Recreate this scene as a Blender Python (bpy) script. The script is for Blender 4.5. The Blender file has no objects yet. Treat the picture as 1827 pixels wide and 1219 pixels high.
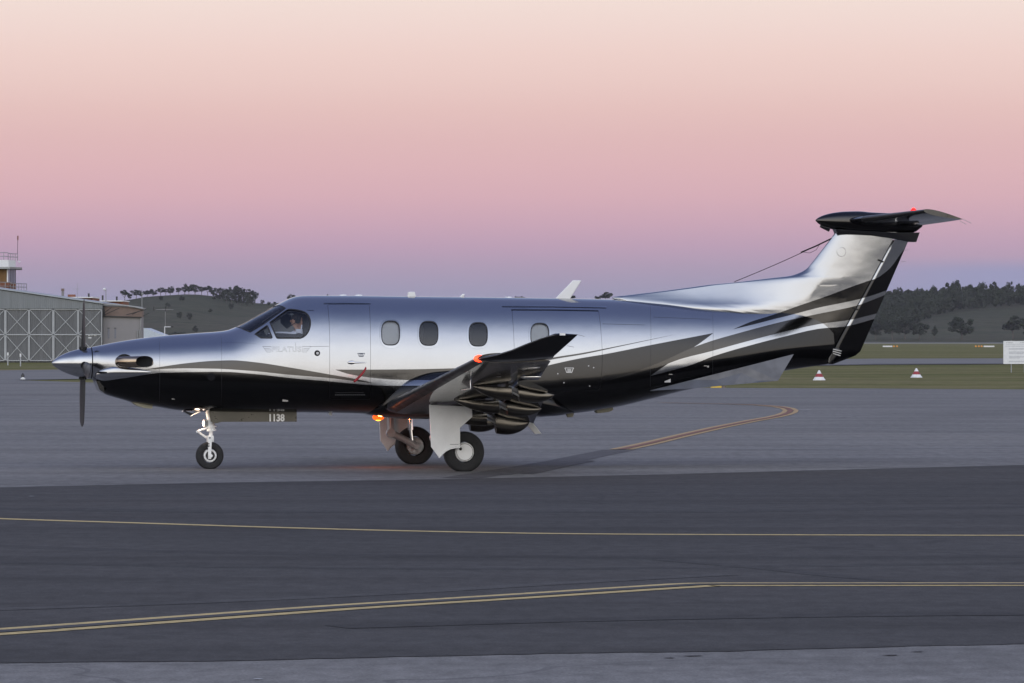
import bpy, bmesh, math, random
import numpy as np
from mathutils import Vector, Matrix
from mathutils.geometry import delaunay_2d_cdt

random.seed(7); np.random.seed(7)
SC = bpy.context.scene
COL = SC.collection

# ------------------------------------------------------------------ camera
FPX, CAMH, HORY, CX = 8690.0, 2.07, 607.0, 913.5      # focal length in photo pixels, eye height, horizon row, centre column
cam_d = bpy.data.cameras.new('camera')
cam_d.sensor_width = 36.0
cam_d.lens = FPX / 1827.0 * 36.0
cam_d.shift_y = -(609.5 - HORY) / 1827.0
cam_d.clip_start = 1.0; cam_d.clip_end = 40000.0
cam = bpy.data.objects.new('camera', cam_d); COL.objects.link(cam)
cam.location = (0, 0, CAMH); cam.rotation_euler = (math.pi / 2, 0, 0)
SC.camera = cam

# ------------------------------------------------------------------ dusk sky (anti-twilight arch ahead, afterglow behind)
def s2l(c):
    return tuple(((v / 255) / 12.92 if v / 255 <= 0.04045 else ((v / 255 + 0.055) / 1.055) ** 2.4) for v in c)
W = bpy.data.worlds.new('World'); SC.world = W; W.use_nodes = True
nt = W.node_tree; nt.nodes.clear()
def wn(t, **k):
    n = nt.nodes.new(t)
    for a, b in k.items(): setattr(n, a, b)
    return n
def wl(a, b): nt.links.new(a, b)
def wmath(op, a, b=None, c=None, clamp=False):
    n = wn('ShaderNodeMath', operation=op, use_clamp=clamp)
    for i, v in enumerate((a, b, c)):
        if v is None: continue
        if isinstance(v, (int, float)): n.inputs[i].default_value = v
        else: wl(v, n.inputs[i])
    return n.outputs[0]
def wramp(fac, stops):
    n = wn('ShaderNodeValToRGB'); e = n.color_ramp.elements
    while len(e) < len(stops): e.new(0.5)
    for el, (p, c) in zip(e, stops): el.position = p; el.color = (*c, 1)
    wl(fac, n.inputs[0]); return n.outputs[0]
def wmix(f, a, b):
    n = wn('ShaderNodeMix', data_type='RGBA'); wl(f, n.inputs[0]); wl(a, n.inputs[6]); wl(b, n.inputs[7]); return n.outputs[2]
tc = wn('ShaderNodeTexCoord'); sep = wn('ShaderNodeSeparateXYZ'); wl(tc.outputs['Generated'], sep.inputs[0])
dx, dy, dz = sep.outputs
LOW = 0.0800
lowf = wmath('DIVIDE', dz, LOW, clamp=True)
low_stops = [(y, c) for y, c in (
    (0.0, (152, 153, 184)), (0.09, (154, 154, 183)), (0.135, (162, 154, 180)), (0.185, (174, 156, 180)), (0.24, (190, 160, 182)), (0.30, (204, 167, 183)),
    (0.37, (216, 175, 184)), (0.445, (222, 181, 185)), (0.515, (225, 186, 186)), (0.59, (230, 194, 190)), (0.66, (235, 203, 197)), (0.735, (239, 210, 203)), (0.80, (241, 216, 209)),
    (0.87, (243, 222, 214)), (1.0, (244, 228, 220)))]
low = wramp(lowf, [(p, s2l(c)) for p, c in low_stops])
highf = wmath('DIVIDE', wmath('SUBTRACT', dz, LOW), 1 - LOW, clamp=True)
fhigh = wramp(highf, [(0.0, s2l((244, 228, 220))), (0.06, s2l((232, 224, 224))), (0.16, s2l((190, 200, 222))), (0.35, s2l((140, 158, 202))), (0.65, s2l((122, 134, 178))), (1.0, s2l((112, 126, 173)))])
front = wmix(wmath('GREATER_THAN', dz, LOW), low, fhigh)
zc_ = wmath('MAXIMUM', dz, 0.0)
back = wramp(zc_, [(0.0, (0.86, 0.79, 0.70)), (0.05, (0.90, 0.855, 0.80)), (0.16, (0.95, 0.925, 0.90)), (0.40, (0.93, 0.95, 1.0)), (0.66, (0.585, 0.64, 0.79)),
                   (0.86, (0.19, 0.235, 0.37)), (1.0, tuple(v / 2.0 for v in s2l((112, 126, 173))))])
bsc = wn('ShaderNodeVectorMath', operation='SCALE'); wl(back, bsc.inputs[0]); bsc.inputs['Scale'].default_value = 2.0; back = bsc.outputs[0]
bf = wn('ShaderNodeMapRange', interpolation_type='SMOOTHSTEP'); wl(dy, bf.inputs[0])
for i, v in enumerate((0.55, -0.75, 0.0, 1.0)): bf.inputs[i + 1].default_value = v
# faint blue cloud bank low on the right-hand horizon
cb = wn('ShaderNodeMapRange', interpolation_type='SMOOTHSTEP'); wl(dx, cb.inputs[0])
for i, v in enumerate((0.045, 0.10, 0.0, 1.0)): cb.inputs[i + 1].default_value = v
cz = wn('ShaderNodeMapRange', interpolation_type='SMOOTHSTEP'); wl(dz, cz.inputs[0])
for i, v in enumerate((0.0175, 0.0135, 0.0, 0.75)): cz.inputs[i + 1].default_value = v
crgb = wn('ShaderNodeRGB'); crgb.outputs[0].default_value = (*s2l((150, 154, 190)), 1)
front = wmix(wmath('MULTIPLY', cb.outputs[0], cz.outputs[0]), front, crgb.outputs[0])
sky = wmix(bf.outputs[0], front, back)
bg = wn('ShaderNodeBackground'); wl(sky, bg.inputs[0]); bg.inputs[1].default_value = 1.0
wo = wn('ShaderNodeOutputWorld'); wl(bg.outputs[0], wo.inputs[0])

# the sun is already below the horizon behind the camera: the sky alone lights the place
SC.view_settings.view_transform = 'Standard'; SC.view_settings.look = 'None'
SC.view_settings.exposure = 0.0; SC.view_settings.gamma = 1.0
SC.render.engine = 'CYCLES'
SC.cycles.use_denoising = True
SC.cycles.max_bounces = 8; SC.cycles.transparent_max_bounces = 12
SC.cycles.caustics_reflective = False; SC.cycles.caustics_refractive = False
SC.cycles.sample_clamp_indirect = 6.0

# ------------------------------------------------------------------ survey helpers: where a sight line of the photo meets the ground or a plane
AX_A = math.radians(11.0)
DIST = 79.0
OX = (782.0 - CX) / FPX * DIST
CA, SA = math.cos(AX_A), math.sin(AX_A)
def G(px, py, z=0.0):
    t = (CAMH - z) * FPX / (py - HORY)
    return ((px - CX) / FPX * t, t)
def at(px, py, d):
    return Vector(((px - CX) / FPX * d, d, CAMH + (HORY - py) / FPX * d))
def P(px, py, y=0.0):
    """photo pixel -> aircraft coordinates (x aft, z up) on the plane y = const of the aircraft"""
    ux, uz = (px - CX) / FPX, (HORY - py) / FPX
    t = (y - SA * OX + DIST * CA) / (CA - SA * ux)
    X, Y = t * ux - OX, t - DIST
    return CA * X + SA * Y, CAMH + t * uz
def P3(px, py, y=0.0):
    x, z = P(px, py, y); return Vector((x, y, z))
def proj(x, y, z):
    X = CA * x - SA * y + OX; Y = SA * x + CA * y + DIST
    return CX + FPX * X / Y, HORY - FPX * (z - CAMH) / Y

# ------------------------------------------------------------------ materials
MATS = {}
def new_mat(name):
    m = bpy.data.materials.new(name); m.use_nodes = True; MATS[name] = m
    return m, m.node_tree, m.node_tree.nodes['Principled BSDF']
def setp(b, **k):
    names = dict(color='Base Color', rough='Roughness', metal='Metallic', spec='Specular IOR Level', coat='Coat Weight', coatr='Coat Roughness',
                 emit='Emission Color', es='Emission Strength', trans='Transmission Weight', alpha='Alpha', ior='IOR')
    for a, v in k.items():
        i = b.inputs[names[a]]
        i.default_value = (*v, 1) if isinstance(v, tuple) and len(v) == 3 else v
class NT:
    def __init__(s, t): s.t = t
    def n(s, ty, **k):
        n = s.t.nodes.new(ty)
        for a, b in k.items(): setattr(n, a, b)
        return n
    def l(s, a, b): s.t.links.new(a, b)
    def math(s, op, a, b=None, c=None, clamp=False):
        n = s.n('ShaderNodeMath', operation=op, use_clamp=clamp)
        for i, v in enumerate((a, b, c)):
            if v is None: continue
            if isinstance(v, (int, float)): n.inputs[i].default_value = v
            else: s.l(v, n.inputs[i])
        return n.outputs[0]
    def noise(s, vec, scale, detail=3, rough=0.55, dist=0.0):
        n = s.n('ShaderNodeTexNoise'); n.inputs['Scale'].default_value = scale; n.inputs['Detail'].default_value = detail
        n.inputs['Roughness'].default_value = rough; n.inputs['Distortion'].default_value = dist
        s.l(vec, n.inputs['Vector']); return n.outputs['Fac']
    def ramp(s, f, stops):
        n = s.n('ShaderNodeValToRGB'); e = n.color_ramp.elements
        while len(e) < len(stops): e.new(0.5)
        for el, (p, c) in zip(e, stops): el.position = p; el.color = (*c, 1)
        s.l(f, n.inputs[0]); return n.outputs[0]
    def mix(s, f, a, b, blend='MIX'):
        n = s.n('ShaderNodeMix', data_type='RGBA', blend_type=blend)
        for i, v in ((0, f), (6, a), (7, b)):
            if isinstance(v, (int, float)): n.inputs[i].default_value = v
            elif isinstance(v, tuple): n.inputs[i].default_value = (*v, 1)
            else: s.l(v, n.inputs[i])
        return n.outputs[2]
    def mapr(s, f, a, b, c, d):
        n = s.n('ShaderNodeMapRange'); s.l(f, n.inputs[0])
        for i, v in enumerate((a, b, c, d)): n.inputs[i + 1].default_value = v
        return n.outputs[0]
    def bump(s, h, strength, dist):
        n = s.n('ShaderNodeBump'); n.inputs['Strength'].default_value = strength; n.inputs['Distance'].default_value = dist
        s.l(h, n.inputs['Height']); return n.outputs[0]
def plain(name, color, rough=0.5, metal=0.0, var=0.12, scale=6.0, coat=0.0, spec=0.5, bump=0.0, emit=None, es=0.0):
    """a simple procedural material: base colour with slow mottling, roughness wear and optional fine relief"""
    m, t, b = new_mat(name); N = NT(t)
    setp(b, rough=rough, metal=metal, coat=coat, coatr=0.08, spec=spec)
    tcn = N.n('ShaderNodeTexCoord'); f = N.noise(tcn.outputs['Object'], scale, 4)
    dark = tuple(c * (1 - var) for c in color); lite = tuple(min(1, c * (1 + var)) for c in color)
    N.l(N.ramp(f, [(0.3, dark), (0.7, lite)]), b.inputs['Base Color'])
    N.l(N.mapr(f, 0.3, 0.7, max(0.02, rough * 0.8), min(1, rough * 1.2)), b.inputs['Roughness'])
    if bump: N.l(N.bump(N.noise(tcn.outputs['Object'], scale * 8, 3), bump, 0.01), b.inputs['Normal'])
    if emit: setp(b, emit=emit, es=es)
    return m

# ------------------------------------------------------------------ mesh helpers
def tag(o, label=None, cat=None, group=None, kind=None):
    if label: o['label'] = label
    if cat: o['category'] = cat
    if group: o['group'] = group
    if kind: o['kind'] = kind
    return o
def empty(name, loc=(0, 0, 0), rz=0.0):
    o = bpy.data.objects.new(name, None); COL.objects.link(o); o.location = loc; o.rotation_euler = (0, 0, rz); o.empty_display_size = 0.3
    return o
class MB:
    """collects shapes and links them as one mesh object"""
    def __init__(s): s.v, s.f, s.m = [], [], []
    def add(s, vs, fs, mi=0):
        o = len(s.v); s.v += [tuple(v) for v in vs]; s.f += [tuple(i + o for i in f) for f in fs]; s.m += [mi] * len(fs); return s
    def box(s, c, d, rz=0.0, mi=0, M=None):
        hx, hy, hz = d[0] / 2, d[1] / 2, d[2] / 2
        vs = [Vector((x, y, z)) for x in (-hx, hx) for y in (-hy, hy) for z in (-hz, hz)]
        R = M if M is not None else Matrix.Rotation(rz, 3, 'Z')
        return s.add([R @ v + Vector(c) for v in vs], [(0, 1, 3, 2), (4, 6, 7, 5), (0, 4, 5, 1), (2, 3, 7, 6), (0, 2, 6, 4), (1, 5, 7, 3)], mi)
    def rings(s, rings, cap0=True, cap1=True, mi=0, closed=True):
        n = len(rings[0]); vs = [p for r in rings for p in r]; fs = []
        for i in range(len(rings) - 1):
            for j in range(n if closed else n - 1):
                k = (j + 1) % n
                fs.append((i * n + j, i * n + k, (i + 1) * n + k, (i + 1) * n + j))
        if cap0: fs.append(tuple(range(n - 1, -1, -1)))
        if cap1: fs.append(tuple((len(rings) - 1) * n + j for j in range(n)))
        return s.add(vs, fs, mi)
    def tube(s, pts, r, seg=10, mi=0, cap=True):
        pts = [Vector(p) for p in pts]; rs = r if isinstance(r, (list, tuple)) else [r] * len(pts)
        rings = []; up = None
        for i, p in enumerate(pts):
            d = (pts[min(i + 1, len(pts) - 1)] - pts[max(i - 1, 0)]).normalized()
            if up is None:
                up = Vector((0, 0, 1)) if abs(d.z) < 0.9 else Vector((1, 0, 0))
            a = d.cross(up).normalized(); up = a.cross(d).normalized()
            rings.append([p + a * (rs[i] * math.cos(t)) + up * (rs[i] * math.sin(t)) for t in np.linspace(0, 2 * math.pi, seg, endpoint=False)])
        return s.rings(rings, cap, cap, mi)
    def lathe(s, prof, o=(0, 0, 0), axis='Y', seg=40, mi=0, capped=False):
        o = Vector(o); rings = []
        for r, h in prof:
            ring = []
            for t in np.linspace(0, 2 * math.pi, seg, endpoint=False):
                c, q = r * math.cos(t), r * math.sin(t)
                v = {'Y': (c, h, q), 'X': (h, c, q), 'Z': (c, q, h)}[axis]
                ring.append(o + Vector(v))
            rings.append(ring)
        return s.rings(rings, capped, capped, mi)
    def prism(s, poly, d, mi=0):
        """polygon (3D points) extruded by vector d"""
        d = Vector(d); a = [Vector(p) for p in poly]; n = len(a)
        return s.add(a + [p + d for p in a], [tuple(range(n - 1, -1, -1)), tuple(range(n, 2 * n))] + [(i, (i + 1) % n, n + (i + 1) % n, n + i) for i in range(n)], mi)
    def build(s, name, mats, parent=None, smooth=None, loc=None):
        me = bpy.data.meshes.new(name); me.from_pydata(s.v, [], s.f); me.update()
        bm = bmesh.new(); bm.from_mesh(me); bmesh.ops.recalc_face_normals(bm, faces=bm.faces); bm.to_mesh(me); bm.free()
        if not isinstance(mats, (list, tuple)): mats = [mats]
        for m in mats: me.materials.append(MATS[m] if isinstance(m, str) else m)
        if len(mats) > 1: me.polygons.foreach_set('material_index', s.m)
        if smooth is not None:
            me.shade_smooth(); me.set_sharp_from_angle(angle=math.radians(smooth))
        o = bpy.data.objects.new(name, me); COL.objects.link(o)
        if parent: o.parent = parent
        if loc is not None: o.location = loc
        return o
def sheet(name, pts, z, mat, parent=None):
    o = MB().add([(x, y, z) for x, y in pts], [tuple(range(len(pts)))]).build(name, mat, parent)
    if o.data.polygons[0].normal.z < 0: o.data.flip_normals()
    return o
def strip(name, ctr, wid, z, mat, parent=None):
    """a painted line of constant width along ground points"""
    c = [Vector(p) for p in ctr]; L, R = [], []
    for i, p in enumerate(c):
        d = (c[min(i + 1, len(c) - 1)] - c[max(i - 1, 0)]); d.normalize(); n = Vector((-d.y, d.x)) * wid / 2
        L.append(p + n); R.append(p - n)
    n = len(c)
    o = MB().add([(p.x, p.y, z) for p in L + R], [(i, i + 1, n + i + 1, n + i) for i in range(n - 1)]).build(name, mat, parent)
    if o.data.polygons[0].normal.z < 0: o.data.flip_normals()
    return o
def pchip(xs, ys):
    xs, ys = np.array(xs, float), np.array(ys, float); h = np.diff(xs); d = np.diff(ys) / h; m = np.zeros(len(xs))
    for i in range(1, len(xs) - 1):
        if d[i - 1] * d[i] > 0:
            w1, w2 = 2 * h[i] + h[i - 1], h[i] + 2 * h[i - 1]; m[i] = (w1 + w2) / (w1 / d[i - 1] + w2 / d[i])
    m[0], m[-1] = d[0], d[-1]
    def f(x):
        x = np.clip(x, xs[0], xs[-1]); i = np.clip(np.searchsorted(xs, x) - 1, 0, len(xs) - 2)
        t = (x - xs[i]) / h[i]
        return (2*t**3-3*t**2+1)*ys[i] + (t**3-2*t**2+t)*h[i]*m[i] + (-2*t**3+3*t**2)*ys[i+1] + (t**3-t**2)*h[i]*m[i+1]
    return f

# ================================================================== SETTING
def asphalt(name, base, tint, streak=0.5, grain=1.0):
    m, t, b = new_mat(name); N = NT(t)
    tcn = N.n('ShaderNodeTexCoord'); o = tcn.outputs['Object']
    big = N.noise(o, 0.11, 5, 0.6, 0.6)
    mp = N.n('ShaderNodeMapping'); mp.inputs['Scale'].default_value = (0.02, 0.55, 1); mp.inputs['Rotation'].default_value = (0, 0, 0.05); N.l(o, mp.inputs[0])
    strk = N.noise(mp.outputs[0], 1.0, 5, 0.65, 0.3)
    mid = N.noise(o, 1.7, 4, 0.6)
    fine = N.noise(o, 46.0, 3, 0.7)
    col = N.ramp(big, [(0.3, tuple(c * 0.80 for c in base)), (0.5, base), (0.75, tuple(c * u for c, u in zip(base, tint)))])
    col = N.mix(streak, col, N.ramp(strk, [(0.3, (0.55,) * 3), (0.5, (1, 1, 1)), (0.72, (1.25,) * 3)]), 'MULTIPLY')
    col = N.mix(0.35, col, N.ramp(mid, [(0.3, (0.75,) * 3), (0.7, (1.2,) * 3)]), 'MULTIPLY')
    mp2 = N.n('ShaderNodeMapping'); mp2.inputs['Scale'].default_value = (5.0, 2.2, 1); N.l(o, mp2.inputs[0])
    agg = N.noise(mp2.outputs[0], 1.0, 6, 0.75)
    col = N.mix(0.75 * grain, col, N.ramp(agg, [(0.3, (0.62,) * 3), (0.5, (1, 1, 1)), (0.7, (1.38,) * 3)]), 'MULTIPLY')
    col = N.mix(0.6 * grain, col, N.ramp(fine, [(0.28, (0.45,) * 3), (0.5, (1, 1, 1)), (0.72, (1.6,) * 3)]), 'MULTIPLY')
    # old crack sealing and oil spots
    v = N.n('ShaderNodeTexVoronoi', feature='DISTANCE_TO_EDGE'); v.inputs['Scale'].default_value = 0.10
    wv = N.n('ShaderNodeVectorMath', operation='ADD'); N.l(o, wv.inputs[0])
    nz = N.n('ShaderNodeTexNoise'); nz.inputs['Scale'].default_value = 0.5; N.l(o, nz.inputs['Vector'])
    sc = N.n('ShaderNodeVectorMath', operation='SCALE'); sc.inputs['Scale'].default_value = 2.5; N.l(nz.outputs['Color'], sc.inputs[0]); N.l(sc.outputs[0], wv.inputs[1])
    N.l(wv.outputs[0], v.inputs['Vector'])
    crack = N.math('LESS_THAN', v.outputs['Distance'], 0.0035)
    gate = N.math('GREATER_THAN', N.noise(o, 0.06, 2), 0.53)
    col = N.mix(N.math('MULTIPLY', N.math('MULTIPLY', crack, gate), 0.45), col, (base[0] * 0.45, base[1] * 0.45, base[2] * 0.48))
    spot = N.math('MULTIPLY', N.math('GREATER_THAN', N.noise(o, 0.9, 2, 0.4), 0.74), 0.35)
    col = N.mix(spot, col, (base[0] * 0.5, base[1] * 0.5, base[2] * 0.5))
    N.l(col, b.inputs['Base Color']); setp(b, rough=0.92, spec=0.25)
    N.l(N.bump(fine, 0.5, 0.006), b.inputs['Normal'])
    return m
asphalt('asphalt_pale', (0.186, 0.180, 0.174), (1.1, 1.08, 1.05))
asphalt('asphalt_dark', (0.060, 0.058, 0.058), (1.18, 1.14, 1.12), 0.6)
asphalt('asphalt_far', (0.19, 0.185, 0.18), (1.1, 1.08, 1.05), 0.3, 0.4)
asphalt('asphalt_patch', (0.098, 0.094, 0.096), (1.1, 1.1, 1.1), 0.4)
def grass_mat(name, a, b_, c, sc=1.0):
    m, t, b = new_mat(name); N = NT(t); tcn = N.n('ShaderNodeTexCoord'); o = tcn.outputs['Object']
    mp = N.n('ShaderNodeMapping'); mp.inputs['Scale'].default_value = (0.25, 1, 1); N.l(o, mp.inputs[0])
    f1 = N.noise(mp.outputs[0], 0.09 * sc, 6, 0.72, 0.5); f2 = N.noise(o, 0.9 * sc, 5, 0.7); f3 = N.noise(mp.outputs[0], 0.30 * sc, 5, 0.7)
    col = N.ramp(f1, [(0.32, a), (0.5, b_), (0.68, c)])
    col = N.mix(0.7, col, N.ramp(f2, [(0.3, (0.40,) * 3), (0.7, (1.5,) * 3)]), 'MULTIPLY')
    col = N.mix(N.mapr(f3, 0.5, 0.68, 0, 0.55), col, c)
    N.l(col, b.inputs['Base Color']); setp(b, rough=1.0, spec=0.1)
    N.l(N.bump(f2, 1.0, 0.25), b.inputs['Normal'])
    return m
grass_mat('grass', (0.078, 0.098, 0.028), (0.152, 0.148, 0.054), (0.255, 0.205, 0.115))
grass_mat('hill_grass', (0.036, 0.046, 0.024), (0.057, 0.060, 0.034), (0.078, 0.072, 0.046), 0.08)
plain('runway_pale', (0.32, 0.31, 0.31), 0.9, var=0.1, scale=0.02)
def paint_mat(name, col, worn, amount=0.5):
    m, t, b = new_mat(name); N = NT(t); tcn = N.n('ShaderNodeTexCoord'); o = tcn.outputs['Object']
    f = N.noise(o, 9.0, 5, 0.7); g = N.noise(o, 0.7, 3)
    k = N.math('MULTIPLY', N.mapr(f, 0.45, 0.66, 0.0, 1.0), N.mapr(g, 0.3, 0.7, 0.25 * amount, amount))
    N.l(N.mix(k, col, worn), b.inputs['Base Color']); setp(b, rough=0.7)
    return m
paint_mat('paint_yellow', (0.56, 0.42, 0.17), (0.13, 0.11, 0.08), 0.75)
paint_mat('paint_orange', (0.43, 0.28, 0.12), (0.20, 0.15, 0.10), 0.6)
paint_mat('paint_red', (0.20, 0.075, 0.045), (0.16, 0.10, 0.09), 0.5)
paint_mat('paint_black', (0.022, 0.022, 0.025), (0.05, 0.05, 0.055), 0.6)
paint_mat('paint_white', (0.42, 0.42, 0.42), (0.16, 0.16, 0.17), 0.9)
paint_mat('paint_faint', (0.30, 0.30, 0.30), (0.17, 0.17, 0.18), 1.0)

ground = sheet('ground', [(-9000, -3000), (9000, -3000), (9000, 16000), (-9000, 16000)], -0.06, 'grass'); tag(ground, kind='structure')
ap_far = [G(*p) for p in ((20, 678.0), (60, 679.3), (170, 683), (600, 687), (1300, 692.2), (1560, 693.3), (1827, 695))]
apron = sheet('apron', [(-160, -70), (160, -70), (160, 190)] + ap_far[::-1] + [(-60, 258), (-160, 262)], 0.0, 'asphalt_pale'); tag(apron, kind='structure')
tx_lo = [G(*p, -0.03) for p in ((-900, 697), (-200, 682.5), (20, 678.2), (170, 675.8), (800, 664), (1560, 650.6), (1827, 649.4), (2400, 647.5))]
tx_hi = [G(*p, -0.03) for p in ((-900, 672), (-200, 663.4), (0, 661), (800, 650.3), (1560, 640), (1827, 639.4), (2400, 638))]
taxi = sheet('taxiway', tx_lo + tx_hi[::-1], -0.03, 'asphalt_far'); tag(taxi, kind='structure')
edge = sheet('taxiway_edge', [G(*p, -0.02) for p in ((1300, 655.0), (1560, 650.8), (1827, 649.6), (2400, 647.8), (2400, 646.8), (1827, 648.2), (1560, 649.2), (1300, 653.8))], -0.02, 'asphalt_patch'); tag(edge, kind='structure')
rwy = sheet('runway', [(-4000, 3150), (4000, 3150), (4000, 3850), (-4000, 3850)], -0.02, 'runway_pale'); tag(rwy, kind='structure')
# darker resealed taxi lane across the apron
hi = [G(*p) for p in ((-700, 889), (0, 870), (400, 861.5), (820, 855), (1200, 846.5), (1500, 838.5), (1827, 830), (2500, 815))]
lo = [G(*p) for p in ((-700, 1205), (0, 1184), (400, 1180), (640, 1174.5), (1000, 1166.5), (1300, 1163), (1600, 1154.5), (1827, 1150), (2500, 1140))]
def wob(pts, amp, n=14):
    out = []
    for i in range(len(pts) - 1):
        for k in range(n):
            t = k / n; a, b = pts[i], pts[i + 1]
            out.append((a[0] * (1 - t) + b[0] * t, a[1] * (1 - t) + b[1] * t + random.uniform(-amp, amp)))
    return out + [pts[-1]]
lane = sheet('sealed_lane', wob(hi, 0.05) + wob(lo, 0.03)[::-1], 0.004, 'asphalt_dark'); tag(lane, kind='structure')
def marking(name, px_pts, wid, mat, z=0.008):
    o = strip(name, [G(*p) for p in px_pts], wid, z, mat); tag(o, kind='structure'); return o
def smooth_px(pts, n=60):
    xs = [p[0] for p in pts]; f = pchip(xs, [p[1] for p in pts]); g = np.linspace(xs[0], xs[-1], n); return [(x, float(f(x))) for x in g]
marking('yellow_line', smooth_px([(-300, 914), (0, 926.6), (250, 934.5), (500, 942.5), (750, 949), (1000, 953.4), (1240, 955), (1827, 956.5), (2300, 957)]), 0.24, 'paint_yellow')
def double_line(name, pts, sep, wid, mat, midmat=None, midw=0.1):
    g = [Vector(G(*p)) for p in pts]; out = []
    for sgn in (1, -1):
        L = []
        for i, p in enumerate(g):
            d = (g[min(i + 1, len(g) - 1)] - g[max(i - 1, 0)]).normalized(); L.append(p + Vector((-d.y, d.x)) * sep / 2 * sgn)
        o = strip(name, L, wid, 0.008, mat); tag(o, kind='structure'); out.append(o)
    if midmat: o = strip(name + '_gap', g, midw, 0.012, midmat); tag(o, kind='structure')
    return out
dl = smooth_px([(-300, 1149), (0, 1129), (300, 1107.5), (620, 1084.5), (900, 1067), (1100, 1054), (1238, 1045.2)], 40) + [(1250, 1044.6), (1290, 1044.2), (1827, 1044), (2300, 1044)]
double_line('double_yellow_line', dl, 0.40, 0.18, 'paint_yellow', 'paint_black', 0.20)
far = [(1108, 802.5), (1160, 791.3), (1220, 777), (1280, 763.4), (1340, 751.5), (1380, 744.5), (1398, 740.3), (1408, 736.4), (1411, 732.8), (1405, 729), (1390, 726.2), (1360, 723.6), (1330, 722.2), (1290, 721), (1240, 720), (1180, 719)]
double_line('taxi_guide_line', far, 0.32, 0.14, 'paint_orange', 'paint_red', 0.15)
# blacked-out old line and tyre scrubs that lead to the main wheel
marking('blacked_out_line', [(822, 853.5), (870, 846), (930, 836.5), (1000, 824.5), (1060, 812), (1103, 803.6)], 0.62, 'asphalt_patch', 0.005)
marking('tyre_scrub', [(884, 847), (930, 839), (985, 829.5), (1035, 822)], 0.50, 'asphalt_patch', 0.006)
marking('tyre_scrub', [(940, 846), (1000, 833), (1050, 823)], 0.22, 'asphalt_patch', 0.0065)
marking('faint_joint_line', [(1100, 801.5), (1300, 802.2), (1500, 801), (1827, 799.5), (2200, 797)], 0.13, 'paint_faint')
for a in (((160, 718.3), (190, 718.6)), ((118, 717), (142, 716.6)), ((212, 721), (234, 721.4)), ((45, 713), (70, 713.5)), ((1424, 731), (1446, 731.6)), ((1428, 734), (1447, 734.4)), ((52, 886.3), (60, 886.5)), ((454, 1213), (467, 1213.4))):
    marking('faded_paint_mark', a, 0.18 if a[0][1] < 800 else 0.06, 'paint_white')
for p in ((1238, 1171, 14), (1590, 1170, 11), (1638, 1163.5, 8), (1196, 1174.5, 5)):
    marking('tar_patch', ((p[0] - p[2], p[1] + 0.6), (p[0], p[1]), (p[0] + p[2], p[1] - 0.2)), 0.07, 'asphalt_patch', 0.005)

STK = 0.0045
asphalt('asphalt_rubbered', (0.050, 0.049, 0.050), (1.15, 1.12, 1.1), 0.6)
asphalt('asphalt_worn', (0.072, 0.070, 0.070), (1.12, 1.1, 1.1), 0.6)
for pts, w_, mt in (([(-200, 968), (300, 985), (800, 993), (1300, 996), (2100, 992)], 0.5, 'asphalt_rubbered'), ([(-200, 1000), (400, 1012), (900, 1016), (1500, 1010), (2100, 1001)], 0.35, 'asphalt_rubbered'),
                    ([(-200, 905), (500, 914), (1100, 914), (1700, 907), (2100, 902)], 0.8, 'asphalt_rubbered'), ([(1180, 1000), (1350, 1014), (1500, 1030), (1620, 1039)], 0.22, 'asphalt_rubbered'),
                    ([(-200, 1095), (300, 1078), (700, 1060), (1000, 1042), (1300, 1026)], 0.3, 'asphalt_worn'), ([(600, 1120), (1100, 1106), (1600, 1098), (2100, 1094)], 0.45, 'asphalt_rubbered')):
    STK += 0.0004; marking('tyre_streak', smooth_px(pts, 40), w_, mt, STK)
# ---- hills
ridge = pchip([-1500, -300, 0, 150, 223, 257, 303, 338, 365, 407, 441, 476, 520, 600, 800, 920, 1010, 1080, 1150, 1300, 1450, 1560, 1650, 1750, 1900, 2300, 3500],
              [585, 572, 556, 544, 536.5, 530, 526.8, 525, 526.5, 533.7, 539.4, 542, 539, 541, 543, 540, 539, 538, 541, 548, 550, 546, 539, 536, 535, 545, 580])
HD0, HD1, HD2 = 3950.0, 5000.0, 6500.0
def hillz(X, d):
    px = CX + X / HD1 * FPX
    zr = CAMH + (HORY - ridge(px)) / FPX * HD1
    n = 1.2 * math.sin(X * 0.021 + d * 0.006) + 0.8 * math.sin(X * 0.047 - d * 0.011)
    if d <= HD1:
        u = max(0, (d - HD0) / (HD1 - HD0)); return zr * (u ** 1.25) + n * u * (1 - u) * 2
    u = (d - HD1) / (HD2 - HD1); return zr * (1 - u * u)
xs = np.linspace(-1500, 1500, 220); ds = list(np.linspace(HD0, HD1, 26)) + list(np.linspace(HD1, HD2, 8))[1:]
vs = [(x, d, float(hillz(x, d)) - 0.1) for d in ds for x in xs]; nx = len(xs)
hb = MB().add(vs, [(i * nx + j, i * nx + j + 1, (i + 1) * nx + j + 1, (i + 1) * nx + j) for i in range(len(ds) - 1) for j in range(nx - 1)])
hill = hb.build('hill', 'hill_grass', smooth=180); tag(hill, kind='structure')

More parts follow.
